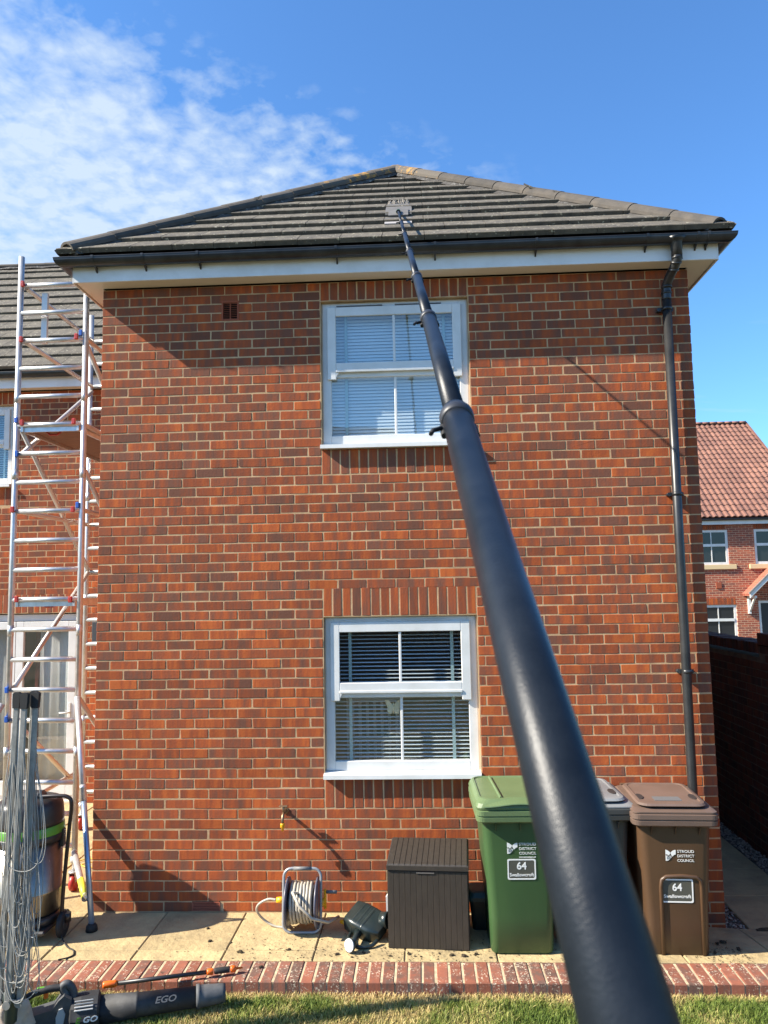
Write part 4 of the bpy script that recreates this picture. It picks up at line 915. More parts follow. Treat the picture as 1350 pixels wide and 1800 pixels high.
# ---------------------------------------------------------------- wet and dry vacuum
vac = thing('vacuum_cleaner', 'large steel wet and dry vacuum with black head and lime green band', 'vacuum cleaner', (-.29, -.40, 0))
DK = mat('black_vac_plastic', (0.022, 0.020, 0.020), .38, c2=(.03, .028, .027), scale=20)
q = MB(); q.lathe((0, 0, .16), (0, 0, 1), [(0, .20), (.02, .222), (.15, .224), (.155, .228), (.17, .228), (.175, .224), (.49, .226)], 40); q.build('drum', STEEL, vac)
q = MB(); q.lathe((0, 0, .65), (0, 0, 1), [(0, .215), (.005, .238), (.05, .240), (.055, .236)], 40); q.build('collar', DK, vac)
q = MB(); q.lathe((0, 0, .704), (0, 0, 1), [(0, .237), (.005, .2385), (.055, .2335), (.06, .230)], 40); q.build('green_band', LIME, vac)
q = MB(); q.lathe((0, 0, .764), (0, 0, 1), [(0, .230), (.03, .232), (.13, .222), (.165, .205), (.18, .16), (.187, .05), (.187, 0)], 40); q.box((-.10, -.06, .93), (.10, .06, .985), .02); q.build('motor_head', DK, vac)
q = MB(); q.lathe((0, 0, .085), (0, 0, 1), [(0, .19), (.02, .225), (.06, .23), (.075, .215)], 32); q.box((-.22, -.2, .07), (.22, .2, .10), .01); q.build('base', DK, vac)
q = MB(); q.tube([(.30, -.02, .10), (.30, -.02, .16)], .026, 10); q.tube(smooth_path([(.265, -.03, .12), (.27, -.03, .30), (.305, -.04, .70), (.325, -.05, .90), (.300, -.05, .955), (.22, -.05, .965), (.05, -.04, .955), (-.15, -.04, .95)], 7), .0135, 12); q.build('handle', mat('brown_black_tube', (0.022, 0.014, 0.012), .35), vac)
for x, y in ((.272, -.03), (-.25, -.1)):
    q = MB(); q.lathe((x-.018, y, .085), (1, 0, 0), [(0, .07), (.006, .085), (.032, .085), (.038, .07)], 28); w = q.build('wheel', RUBBER, vac); q = MB(); q.lathe((x-.020, y, .085), (1, 0, 0), [(0, .035), (.042, .035)], 18); q.build('wheel_hub', DK, w)
for a in (0.1, PI):
    q = MB(); q.xbox(Matrix.Translation((.232*math.cos(a), .232*math.sin(a), 0)) @ Matrix.Rotation(a, 4, 'Z'), (-.012, -.025, .60), (.018, .025, .72), .006); q.build('latch', DK, vac)
q = MB(); q.tube(smooth_path([(-.02, -.47, .05), (.03, -.52, .012), (.10, -.60, .006), (.155, -.64, .006), (.18, -.68, .006), (.19, -.72, .006), (.165, -.755, .006), (.12, -.785, .008)], 6), .005, 7)
tag(q.build('power_cable', RUBBER), 'thin black power cable running from the vacuum over the slabs', 'cable')
q = MB(); q.tube(smooth_path([(-.62, 1.0, .01), (-.50, 1.12, .01), (-.42, 1.05, .01), (-.50, .95, .012), (-.36, .9, .01), (-.20, 1.1, .01), (-.1, 1.2, .01)], 6), .005, 6)
tag(q.build('yellow_cord', mat('yellow_cord', (.6, .42, .03), .5)), 'yellow cord lying on the slabs behind the vacuum', 'cord')

# ---------------------------------------------------------------- leaf blower
BLK = mat('dusty_black_plastic', (0.016, 0.017, 0.019), .68, c2=(.065, .065, .066), scale=9, detail=6, lo=.5, hi=.8); GRY = mat('blower_grey', (0.07, 0.074, 0.078), .6, c2=(.045, .048, .052), scale=12); LGR = mat('light_grey_plastic', (0.36, 0.37, 0.37), .5)
blw = thing('leaf_blower', 'grey and black cordless leaf blower lying on the lawn', 'leaf blower')
T0, T1 = Vector((.662, -1.395, .016)), Vector((1.335, -1.19, .012)); td = (T1-T0).normalized(); tn = td.cross(Vector((0, 0, 1))).normalized()
q = MB(); Lb = (T1-T0).length; q.lathe(T0, td, [(0, .076), (.19, .065), (.195, .068), (.205, .068), (.21, .063), (Lb-.16, .056)], 28); q.build('tube', BLK, blw)
q = MB(); q.lathe(T0, td, [(Lb-.17, .064), (Lb-.155, .066), (Lb-.15, .066), (Lb-.145, .060), (Lb-.12, .058), (Lb-.02, .052), (Lb, .050), (Lb-.001, .044)], 24); q.build('nozzle', mat('worn_nozzle', (.05, .056, .06), .65, c2=(.12, .12, .12), scale=10), blw)
q = MB(); q.lathe(T0, td, [(-.16, .072), (-.15, .098), (-.10, .105), (-.01, .103), (.0, .085)], 10, smooth=False); q.build('fan_housing', BLK, blw)
q = MB(); MF = Matrix.Translation(T0-td*.08) @ Matrix(((td.x, tn.x, 0, 0), (td.y, tn.y, 0, 0), (0, 0, 1, 0), (0, 0, 0, 1)))
# local frame: x along tube (towards nozzle), y towards the camera, z up
for i in range(4): q.xbox(MF, (-.05, .075, .050+i*.014), (.05, .094-i*.008, .057+i*.014), .002)
q.build('intake_grille', LGR, blw)
def profile_part(name, outline, y0, y1, m_, bev=.0):
    q = MB(); q.loft([[MF @ Vector((u, y, v)) for u, v in outline] for y in (y0, y1)]); return q.build(name, m_, blw)
profile_part('motor_body', [(-.07, -.09), (-.07, .10), (-.11, .125), (-.14, .10), (-.17, .06), (-.30, .035), (-.42, .03), (-.44, -.02), (-.44, -.09)], -.055, .055, GRY)
profile_part('battery', [(-.24, -.092), (-.24, -.03), (-.40, -.03), (-.43, -.05), (-.43, -.093)], -.075, .075, BLK)
profile_part('battery_band', [(-.27, -.07), (-.27, -.045), (-.39, -.045), (-.39, -.07)], .0755, .079, LIME)
profile_part('side_plate', [(-.115, -.05), (-.10, .03), (-.115, .065), (-.135, .06), (-.150, .02), (-.145, -.045)], .056, .066, LGR)
q = MB(); q.tube([MF @ Vector(p) for p in smooth_path([(-.44, 0, .03), (-.40, 0, .055), (-.34, 0, .10), (-.28, 0, .135), (-.20, 0, .150), (-.13, 0, .150)], 6)], .019, 12); hd = q.build('handle', BLK, blw)
q = MB(); q.tube([MF @ Vector(p) for p in smooth_path([(-.10, 0, .10), (-.125, 0, .15), (-.10, 0, .165), (-.07, 0, .13), (-.06, 0, .07)], 6)], .022, 12); q.build('front_bracket', GRY, blw)
q = MB(); q.xbox(MF, (-.26, -.008, .158), (-.18, .008, .166), .003); q.build('speed_slider', LIME, blw)
q = MB(); q.xbox(MF, (-.225, -.006, .10), (-.20, .006, .132), .004); q.build('trigger', ORANGE, blw)
BR0 = Vector((T0.x, T0.y, T0.z)); nrm = (Vector((0, -.82, .57))).normalized(); fr2 = (tn*1.0)
cdir = (tn*.84+Vector((0, 0, .54))).normalized(); upv = (Vector((0, 0, .84))-tn*.54).normalized()
def blt(body, s, dist, r, m_, nm='lettering', shear=.25, low=False):
    cc, uu = (cdir, upv) if not low else (cd2, up2)
    p = T0+td*dist+cc*r; return text_obj(nm, body, s, p, td, uu, m_, blw, extrude=.001, bold=.001, sx=1.25, font_shear=shear)
if cdir.dot(CAM-T0) < 0: cdir = -cdir
cd2 = Matrix.Rotation(R(-29), 3, td) @ cdir; up2 = Matrix.Rotation(R(-29), 3, td) @ upv
if cd2.z > cdir.z: cd2 = Matrix.Rotation(R(29), 3, td) @ cdir; up2 = Matrix.Rotation(R(29), 3, td) @ upv
blt('EGO', .046, .36, .0618, mat('raised_letters', (.075, .08, .085), .6))
blt('GO', .040, -.045, .1065, UPVC, low=True); blt('E', .040, -.110, .1065, LIME, low=True)

# orange and black pole tool beside it
pt = thing('extension_pole', 'short black pole with orange collars lying across the brick edging', 'pole'); a, b = Vector((.60, -1.165, .040)), Vector((1.325, -.945, .033)); d = (b-a).normalized()
q = MB(); q.tube([a+d*.05, b-d*.14], .0125, 12); q.build('shaft', mat('black_fibre', (.02, .02, .022), .4), pt)
q = MB(); q.lathe(a-d*.02, d, [(0, .016), (.01, .020), (.07, .020), (.085, .015)], 16); q.build('orange_collar', ORANGE, pt)
q = MB(); q.lathe(b-d*.165, d, [(0, .015), (.008, .019), (.035, .019), (.04, .016)], 16); q.build('orange_collar', ORANGE, pt)
q = MB(); q.lathe(b-d*.12, d, [(0, .014), (.01, .018), (.09, .018), (.095, .016)], 16); q.build('grip', RUBBER, pt)
q = MB(); q.lathe(b-d*.02, d, [(0, .017), (.008, .020), (.03, .018), (.035, .008), (.075, .005)], 16); q.build('orange_tip', ORANGE, pt)

# ---------------------------------------------------------------- tap
tp = thing('outside_tap', 'small brass outside tap with yellow hose connector on the brick wall', 'tap'); BRASS = mat('dull_brass', (0.28, 0.19, 0.11), .4, metal=.8)
q = MB(); q.tube([(1.488, -.001, .735), (1.488, -.06, .735)], .012, 10); q.lathe((1.488, -.001, .735), (0, -1, 0), [(0, .025), (.006, .025)], 16); q.tube(smooth_path([(1.488, -.055, .735), (1.487, -.095, .728), (1.486, -.115, .70), (1.486, -.116, .672)], 5), .0105, 10); q.tube([(1.488, -.075, .73), (1.488, -.085, .785)], .008, 8); q.build('tap_body', BRASS, tp)
q = MB(); q.box((1.455, -.098, .783), (1.521, -.072, .792), .004); q.build('tap_lever', BRASS, tp)
q = MB(); q.lathe((1.486, -.116, .672), (0, 0, -1), [(0, .014), (.005, .016), (.028, .016), (.032, .011), (.055, .008)], 14); q.build('hose_connector', YELLOW, tp)

# ---------------------------------------------------------------- hose reel
hr = thing('hose_reel', 'garden hose reel with grey tubular frame standing against the wall', 'hose reel'); HOSE = mat('beige_hose', (0.43, 0.39, 0.32), .45, c2=(.35, .32, .26), scale=20); FRM = mat('grey_frame', (.30, .31, .32), .35, metal=.3)
rx0, rx1, ry, rz0, rz1 = 1.535, 1.80, -.33, .012, .425
def loop(x0, x1, z0, z1, y0, y1, r): return [(u, y0+(y1-y0)*(v-z0)/(z1-z0), v) for u, v in rrect(x0, x1, z0, z1, r, 5)]
L1 = loop(rx0, rx1, rz0, rz1, ry-.05, ry+.0, .055); q = MB(); q.tube(L1+L1[:2], .0105, 10, cap=False); q.build('frame', FRM, hr)
q = MB(); q.tube([(rx0+.02, ry-.045, .05), (rx0+.0, ry+.10, .012), (rx0+.02, ry+.17, .012), (rx1-.02, ry+.17, .012), (rx1, ry+.1, .012), (rx1-.02, ry-.045, .05)], .0095, 10); q.build('rear_foot', FRM, hr)
q = MB(); q.tube([(rx0+.07, L1[8][1], rz1), (rx1-.07, L1[8][1], rz1)], .0135, 10); q.build('grip', GREYP, hr)
ax0, ax1 = rx0+.035, rx1-.035; az, ay = .195, ry+.0
for xx, tl in ((ax0, -1), (ax1, 1)):
    q = MB(); q.lathe((xx, ay, az), (tl, 0, 0), [(0, .155), (.004, .168), (.012, .168), (.016, .155), (.020, .03)], 32); q.build('flange', mat('flange_plastic', (.10, .10, .13), .35), hr)
q = MB(); q.lathe((ax0, ay, az), (1, 0, 0), [(0, .06), (ax1-ax0, .06)], 20); q.build('drum', GREYP, hr)
pts = []
nt_ = 7; 
for lay_ in range(3):
    for i in range(nt_*14+1):
        th_ = 2*PI*i/14; f_ = i/(nt_*14); f_ = f_ if lay_ % 2 == 0 else 1-f_
        rr_ = .085+lay_*.022+random.uniform(-.002, .002)*3; pts.append((ax0+.018+(ax1-ax0-.036)*f_+random.uniform(-.002, .002), ay+rr_*math.cos(th_), az+rr_*math.sin(th_)))
pts += [(ax0+.05, ay-.15, az+.12), (ax0+.10, ay-.19, az+.05), (ax0+.19, ay-.20, az-.03), (1.86, ay-.10, .10), (1.92, ay+.02, .09)]
q = MB(); q.tube(pts, .0105, 7); q.build('hose', HOSE, hr, fix=False)
q = MB(); q.tube(smooth_path([(rx0-.055, ry-.01, .215), (1.42, ry, .215), (1.35, ry+.01, .175), (1.335, ry+.03, .12), (1.38, ry+.06, .05), (1.46, ry+.05, .012), (1.57, ry+.03, .010)], 6), .0085, 8); q.build('inlet_hose', HOSE, hr)
q = MB(); q.lathe((rx0-.005, ry, .21), (-1, 0, 0), [(0, .02), (.02, .022), (.05, .018)], 14); q.build('hose_connector', YELLOW, hr)
q = MB(); q.lathe((rx0+.02, ry, .195), (-1, 0, 0), [(0, .03), (.03, .028)], 14); q.build('axle_boss', GREYP, hr)
q = MB(); q.lathe((rx1+.002, ry, .195), (1, 0, 0), [(0, .03), (.02, .028), (.022, .01)], 14); q.box((rx1+.018, ry-.012, .15), (rx1+.036, ry+.012, .285), .006); ck = q.build('crank', YELLOW, hr); q = MB(); q.lathe((rx1+.036, ry, .265), (1, 0, 0), [(0, .012), (.075, .012)], 10); q.build('crank_knob', GREYP, ck)
q = MB(); q.lathe((1.93, ry+.02, .06), (1, -.2, -.3), [(0, .013), (.05, .013), (.06, .008)], 10); q.build('spray_nozzle', YELLOW, hr)

# ---------------------------------------------------------------- watering can on its side
wc = thing('watering_can', 'dark green watering can lying on its side by the brown box', 'watering can', (2.13, -.40, 0)); WG = mat('dark_green_plastic', (.012, .020, .020), .30, c2=(.02, .028, .027), scale=10)
WM = Matrix.Translation((0, 0, .086)) @ Matrix.Rotation(R(-30), 4, 'Z') @ Matrix.Rotation(R(12), 4, 'Y') @ Matrix.Rotation(R(22), 4, 'X') @ Matrix.Diagonal((1.12, 1.1, .80, 1))
q = MB(); rings = []
for h, w, t, cx_ in ((-.125, .070, .058, 0), (-.12, .086, .072, 0), (-.05, .095, .080, 0), (.05, .092, .076, 0), (.09, .075, .066, -.005), (.115, .05, .05, -.01), (.12, .045, .045, -.01)):
    rings.append([WM @ Vector((h, cx_+u, v)) for u, v in rrect(-w, w, -t, t, min(w, t)*.36, 4)])
q.loft(rings, smooth=True)
for k in range(3):
    x = -.07+k*.035; q.loft([[WM @ Vector((x+d_, u, v)) for u, v in rrect(-.096-s2, .096+s2, -.082-s2, .082+s2, .034, 4)] for d_, s2 in ((0, -.006), (.008, -.001), (.016, -.001), (.024, -.006))], smooth=True)
q.build('can_body', WG, wc)
q = MB(); q.tube([WM @ Vector(p) for p in smooth_path([(-.06, -.10, -.04), (-.02, -.17, .02), (.06, -.19, .03), (.12, -.14, .02), (.13, -.08, .01)], 6)], .013, 10); q.build('handle', WG, wc)
q = MB(); q.tube([(-.05, -.06, .06), (-.07, -.13, .05), (-.085, -.22, .048)], [.035, .020, .015], 12)
q.build('spout', WG, wc)
q = MB(); q.lathe((.10, -.02, .115), (.8, -.35, .1), [(0, .050), (.05, .055), (.055, .050), (.02, .040)], 18); q.build('filler_mouth', WG, wc)
q = MB(); q.lathe((-.100, -.262, .052), (-.62, -.76, .16), [(-.05, .016), (-.03, .03), (-.005, .045), (.004, .045)], 24); q.build('rose', WG, wc)
q = MB(); q.lathe((-.102, -.265, .053), (-.62, -.76, .16), [(.0, .042), (.0062, .040)], 24); q.build('rose_plate', mat('pale_plastic', (.50, .52, .53), .4), wc)
wr2 = MB(); wr2.tube([(-.085, -.21, .048), (-.100, -.255, .052)], .013, 10); wr2.build('spout_neck', WG, wc)

# ---------------------------------------------------------------- storage box
sb_ = thing('storage_box', 'dark brown plastic storage box with grooved panels against the wall', 'storage box', (2.565, -.405, 0), rz=R(-3.5))
BRN = mat('dark_brown_plastic', (.030, .024, .018), .55, c2=(.040, .032, .024), scale=30, bump=.25, bscale=140, stretch=(1, 1, .3)); BRD = mat('box_core', (.022, .018, .015), .6)
q = MB(); q.box((-.268, -.195, .0), (.268, .195, .505)); q.build('body', BRD, sb_)
n = 14; pw_ = .532/n
for i in range(n):
    x = -.266+i*pw_; q = MB(); q.box((x+.0007, -.1985, .004), (x+pw_-.0007, -.1949, .498), .0012); q.build('panel', BRN, sb_)
for i in range(10):
    for sx in (-1, 1):
        y = -.193+i*.0387; q = MB(); q.box((sx*.2678, y+.001, .004), (sx*.2715, y+.0377, .498), .001); q.build('panel', BRN, sb_)
q = MB(); q.loft([[(-.276, -.205, .505), (.276, -.205, .505), (.276, .205, .505), (-.276, .205, .505)], [(-.276, -.205, .535), (.276, -.205, .535), (.276, .205, .585), (-.276, .205, .585)], [(-.268, -.193, .541), (.268, -.193, .541), (.268, .197, .591), (-.268, .197, .591)]]); lid = q.build('lid', BRD, sb_)
for i in range(n):
    x = -.266+i*pw_; q = MB(); q.loft([[(x+.0012, -.204, .534), (x+pw_-.0012, -.204, .534), (x+pw_-.0012, .197, .588), (x+.0012, .197, .588)], [(x+.0020, -.196, .5445), (x+pw_-.002, -.196, .5445), (x+pw_-.002, .195, .5945), (x+.002, .195, .5945)]]); q.build('panel', BRN, lid)
q = MB(); q.box((-.276, -.2085, .506), (.276, -.2052, .536), .001); q.build('lid_lip', BRN, lid)
q = MB(); q.box((-.075, -.204, .486), (.045, -.199, .494)); q.cur = 1; q.box((-.07, -.2005, .494), (.04, -.1988, .503)); q.build('hand_hold', [mat('handhold_edge', (.12, .11, .10), .5), MATS['vent_dark']], sb_)
q = MB(); q.loft([[(u, y, v) for u, v in ((2.262, .075), (2.282, .075), (2.279, .24), (2.270, .255), (2.258, .24))] for y in (-.36, -.33)])
tag(q.build('white_holder', UPVC), 'slim white plastic piece standing at the left side of the brown box', 'plastic holder')
tb = thing('caddy_bin', 'dark teal lidded caddy half hidden between brown box and green bin', 'bin', (2.95, -.22, 0))
q = MB(); q.loft([[(u, v, z) for u, v in rrect(-w, w, -w, w, .03, 4)] for z, w in ((0, .085), (.20, .105))], smooth=False); q.build('body', mat('teal_black', (.008, .022, .022), .5), tb)
q = MB(); q.loft([[(u, v, z) for u, v in rrect(-w, w, -w, w, .035, 4)] for z, w in ((.20, .115), (.225, .115), (.255, .10), (.262, .08))]); q.build('lid', mat('teal_lid', (.018, .06, .06), .45), tb)

# ---------------------------------------------------------------- wheelie bins
def ring(x0, x1, y0, y1, z, r, n=5): return [(u, v, z) for u, v in rrect(x0, x1, y0, y1, r, n)]
def bin_(name, label, loc, rz, c, c2, lidc, lidc2, style, scale=1.0, text=True, website=False):
    t = thing(name, label, 'wheelie bin', loc, 'wheelie bins against the house wall', rz)
    Mb = mat(name+'_'+style+'_body', c, .42, c2=c2, scale=4, detail=5, bump=.12, bscale=70, stretch=(1, 1, .25)); Ml = mat(name+'_'+style+'_lid', lidc, .45, c2=lidc2, scale=3, detail=6, bump=.1, bscale=50)
    # body: front at -y; origin under the middle of the body
    yb = .30
    lv = [(.015, .188, -.245, .10, .03), (.03, .204, -.262, .13, .05), (.25, .210, -.272, .17, .055), (.32, .212, -.275, .24, .055), (.86, .245, -.300, .30, .06), (.885, .247, -.302, .305, .06)]
    q = MB(); q.loft([ring(-w, w, y0, y1, z, r) for z, w, y0, y1, r in lv], smooth=False); bo = q.build('body', Mb, t)
    for p_ in bo.data.polygons: p_.use_smooth = abs(p_.normal.z) < .9 and len(p_.vertices) == 4
    q = MB(); q.loft([ring(-.262, .262, -.325, .33, .865, .05), ring(-.285, .285, -.345, .34, .878, .05), ring(-.287, .287, -.347, .34, .905, .05), ring(-.281, .281, -.341, .335, .908, .048), ring(-.281, .281, -.341, .335, .913, .048), ring(-.289, .289, -.349, .345, .917, .05), ring(-.289, .289, -.349, .345, .945, .05), ring(-.27, .27, -.33, .33, .952, .045)], smooth=False); q.build('rim', Ml if style != 'grey' else Mb, t)
    for x in (-.16, 0, .16):
        q = MB(); q.loft([[(x-.002, -.301, .864), (x+.002, -.301, .864), (x+.002, -.335, .864), (x-.002, -.335, .864)], [(x-.002, -.2985, .81), (x+.002, -.2985, .81), (x+.002, -.3005, .81), (x-.002, -.3005, .81)]]); q.build('rib', Mb, bo)
    # lid
    q = MB()
    if style == 'green':
        q.loft([ring(-.285, .285, -.340, .35, .9535, .05), ring(-.288, .288, -.342, .352, .966, .05), ring(-.280, .280, -.330, .345, .990, .06), ring(-.262, .262, -.295, .335, 1.012, .07), ring(-.250, .250, -.280, .33, 1.014, .07), ring(-.246, .246, -.27, .32, 1.006, .07)], smooth=False)
        lo2 = q.build('lid', Ml, t)
        q = MB(); n = 24; top, bot = [], []
        for i in range(n+1):
            u = -.24+.48*i/n; s2 = .010*math.cos(u*13)
            top.append([(u, -.275, 1.0145+s2*.3), (u, -.352-.006*math.cos(u*6), .988+s2), (u, -.354-.006*math.cos(u*6), .982+s2), (u, -.272, 1.003)])
        q.loft(top); q.build('lid_lip', Ml, lo2)
        for x in (-.115, .115):
            q = MB(); q.loft([[(x-.010, -.27, 1.008), (x+.010, -.27, 1.008), (x+.004, -.27, 1.022), (x-.004, -.27, 1.022)], [(x*1.15-.010, .31, 1.008), (x*1.15+.010, .31, 1.008), (x*1.15+.004, .31, 1.022), (x*1.15-.004, .31, 1.022)]]); q.build('lid_ridge', Ml, lo2)
    else:
        q.loft([ring(-.283, .283, -.340, .35, .9535, .04), ring(-.283, .283, -.340, .35, .962, .04), ring(-.265, .265, -.285, .345, .972, .05), ring(-.262, .262, -.272, .34, .974, .05)])
        lo2 = q.build('lid', Ml, t)
        q = MB(); q.loft([ring(-.225, .225, -.235, .30, .9745, .07), ring(-.232, .232, -.298, .30, .985, .08), ring(-.236, .236, -.305, .30, .991, .08), ring(-.226, .226, -.292, .29, 1.003, .075), ring(-.205, .205, -.265, .27, 1.006, .06), ring(-.195, .195, -.25, .26, 1.000, .05)]); q.build('raised_lid', Ml, lo2)
        for x in (-.185, .185):
            q = MB(); q.loft([[(x+u*s2, -.10+v*s2, z) for u, v in arc(0, 0, 1, 0, 345, 15)] for s2, z in ((.028, 1.0015), (.026, 1.0055))])
            for v_ in range(len(q.v)): q.v[v_] = (q.v[v_][0], (q.v[v_][1]+.10)*2.4-.10, q.v[v_][2])
            q.build('grip_hole', MATS['vent_dark'], lo2)
        q = MB(); q.box((-.10, -.20, 1.0005), (.085, -.10, 1.0025)); q.build('cast_panel', mat(name+'_panel', tuple(k*.6 for k in lidc), .5), lo2)
    # hinge handle, axle, wheels
    q = MB(); q.tube([(-.22, .33, .93), (-.22, .38, .965), (.22, .38, .965), (.22, .33, .93)], .015, 10); q.build('handle', Mb, t)
    q = MB(); q.tube([(-.25, .26, .10), (.25, .26, .10)], .010, 8); q.build('axle', FRM, t)
    for x in (-.25, .215):
        q = MB(); q.lathe((x, .26, .10), (1, 0, 0), [(0, .08), (.005, .10), (.03, .10), (.035, .08)], 22); q.build('wheel', RUBBER, t)
    return t, Mb
def fy(z): return -.300+(.86-z)/.54*.025 if z > .32 else -.275+(.32-z)/.07*.003   # front face of the body
LET = mat('white_print', (.74, .74, .70), .6); PLATE = mat('dark_label', (.075, .075, .06), .5)
def bin_print(t, cx, zc, zl, web, plate_w=.185, plate_h=.132, lx=0.0):
    sl = Vector((0, -.025/.54, 1)).normalized()
    def at(x, z, o): return (x, fy(z)-o, z)
    x0 = cx-.092
    for i, w in enumerate(('STROUD', 'DISTRICT', 'COUNCIL')):
        ob = text_obj('lettering', w, .0245, at(x0+.077, zc+.030-i*.0290, .0022), (1, 0, 0), sl, LET, t, align='LEFT')
        wid = max(v.co.x for v in ob.data.vertices)-min(v.co.x for v in ob.data.vertices); k = .112/wid; xm = x0+.077
        for v in ob.data.vertices: v.co.x = xm+(v.co.x-xm)*k
    if web:
        ob = text_obj('lettering', 'www.stroud.gov.uk', .0125, at(x0+.077, zc-.052, .0022), (1, 0, 0), sl, LET, t, align='LEFT', bold=.0004)
        wid = max(v.co.x for v in ob.data.vertices)-min(v.co.x for v in ob.data.vertices); k = .112/wid; xm = x0+.077
        for v in ob.data.vertices: v.co.x = xm+(v.co.x-xm)*k
    q = MB()    # emblem: a curled white flag shape with a cut-out building and hill
    o = .0022
    def poly(pts, oo=o): q.loft([[at(x0+u, zc+v, oo) for u, v in pts], [at(x0+u, zc+v, oo+.0006) for u, v in pts]])
    poly([(.0, .042), (.002, .042), (.016, .036), (.028, .027), (.034, .022), (.026, .010), (.018, .004), (.010, .012), (.002, .010), (.0, .012)])
    poly([(.036, .024), (.046, .034), (.060, .040), (.068, .040), (.068, .012), (.056, .008), (.046, -.002), (.040, .004), (.034, .016)])
    poly([(.0, .008), (.006, .002), (.012, .004), (.020, -.004), (.030, .004), (.040, -.004), (.030, -.018), (.016, -.028), (.0, -.030)][::-1])
    q.build('emblem', LET, t)
    q = MB(); q.cur = 0
    for du in (.010, .016, .023, .029): q.loft([[at(x0+du+u, zc+v, .0034) for u, v in ((-.0012, .001), (.0012, .001), (.0012, -.020), (-.0012, -.020))], [at(x0+du+u, zc+v, .0036) for u, v in ((-.0012, .001), (.0012, .001), (.0012, -.020), (-.0012, -.020))]])
    q.build('emblem_lines', PLATE, t)
    # number plate label
    xl = cx+lx; w, h = plate_w/2, plate_h/2
    def ringp(e, oo): return [at(xl+u, zl+v, oo) for u, v in rrect(-w+e, w-e, -h+e, h-e, .010, 3)]
    q = MB(); q.loft([ringp(0, -.001), ringp(0, .0022)]); lp = q.build('label_plate', PLATE, t)
    q = MB(); n = len(ringp(0, 0)); q.loft([ringp(0, .0023), ringp(0, .0034), ringp(.0085, .0034), ringp(.0085, .0023)], cap=False); q.build('label_border', LET, lp)
    text_obj('lettering', '64', .066, at(xl, zl+.020, .0028), (1, 0, 0), sl, LET, lp, bold=.0012)
    ob = text_obj('lettering', 'Swallowcroft', .030, at(xl, zl-.036, .0028), (1, 0, 0), sl, LET, lp, bold=.0005)
    wid = max(v.co.x for v in ob.data.vertices)-min(v.co.x for v in ob.data.vertices); k = plate_w*.86/wid
    for v in ob.data.vertices: v.co.x = xl+(v.co.x-xl)*k
gb, gm = bin_('wheelie_bin', 'green council wheelie bin with a house number label, left of the three bins', (3.163, -.405, gz(3.1, -.5)-.014), R(1.0), (.040, .088, .030), (.032, .072, .026), (.125, .180, .080), (.095, .145, .062), 'green')
bin_print(gb, .004, .692, .562, True)
kb, _ = bin_('wheelie_bin', 'dark grey wheelie bin between the green and the brown one, partly behind the pole', (3.665, -.28, gz(3.66, -.3)-.020), R(2), (.045, .048, .048), (.035, .037, .037), (.20, .21, .215), (.15, .155, .16), 'grey')
bin_print(kb, -.02, .70, .72, False)
bb, _ = bin_('wheelie_bin', 'brown garden waste wheelie bin at the right corner of the house', (4.192, -.390, gz(4.17, -.5)-.030), R(-2.5), (.085, .045, .022), (.065, .036, .019), (.150, .100, .078), (.115, .078, .060), 'brown')
bin_print(bb, .022, .672, .452, False, lx=-.024, plate_w=.212, plate_h=.150)
bb.scale = (.955, .96, 1.0)
q = MB(); zz_ = [(.135, .02), (.135, .48), (.128, .520), (.10, .540), (0, .546), (-.10, .540), (-.128, .520), (-.135, .48), (-.135, .02)]
q.tube([(.026+x, fy(z)-.001, z) for x, z in zz_], .013, 10); q.build('panel_moulding', _, bb)

# ---------------------------------------------------------------- telescopic pole with roof scraper
pole = thing('telescopic_pole', 'long black telescopic pole reaching from the lower right up to the roof tiles', 'pole')
PM = mat('black_anodised_pole', (0.006, 0.009, 0.014), .37, spec=.26, metal=.08 , c2=(0.012, 0.016, 0.022), scale=14, detail=6, bump=.12, bscale=260); PC = mat('pole_collar', (0.022, 0.024, 0.03), .45)
nrf = Vector((0, -(AP.z-EZ), AP.y-EY)).normalized(); rd = ray(700, 372); tt = (Vector((0, EY, EZ+.05))-CAM).dot(nrf)/rd.dot(nrf); PBr = CAM+rd*(tt-.10)
PAp = CAM+ray(1105, 1800)*.41
dv = PBr-PAp; cuts2 = [-.035, .155, .292, .4155, .546, .692, .83, 1.0]; dia = [.0530, .0400, .0335, .0285, .0250, .0215, .0180]
sag = lambda s: Vector((0, 0, -.0))
for i in range(7):
    a, b = PAp+dv*cuts2[i], PAp+dv*cuts2[i+1]; q = MB(); d = dv.normalized(); q.tube([a, b+(d*.02 if i < 6 else d*0)], dia[i]/2, 40); q.build('section', PM, pole)
    if i < 6:
        r_ = dia[i]/2; q = MB(); q.lathe(b-d*.028, d, [(0, r_+.0003), (.002, r_+.0035), (.026, r_+.0045), (.034, r_+.002), (.036, dia[i+1]/2+.0005)], 32); cl = q.build('collar', PC, pole)
        side = d.cross(Vector((0, 0, 1))).normalized(); dn = side.cross(d).normalized()
        q = MB(); c = b-d*.055-side*(-1)*0; base = b-d*.06; lf_ = -side
        for sg in (-1, 1):
            c = base+side*sg*(r_+.004)*.9-dn*.006; q.tube([c-d*.025, c+d*.025], .0055, 8)
        c = base-side*(r_+.004); q.tube([c, c-side*.016-d*.012, c-side*.020-d*.03], .004, 8); q.build('clamp_lever', RUBBER, cl)
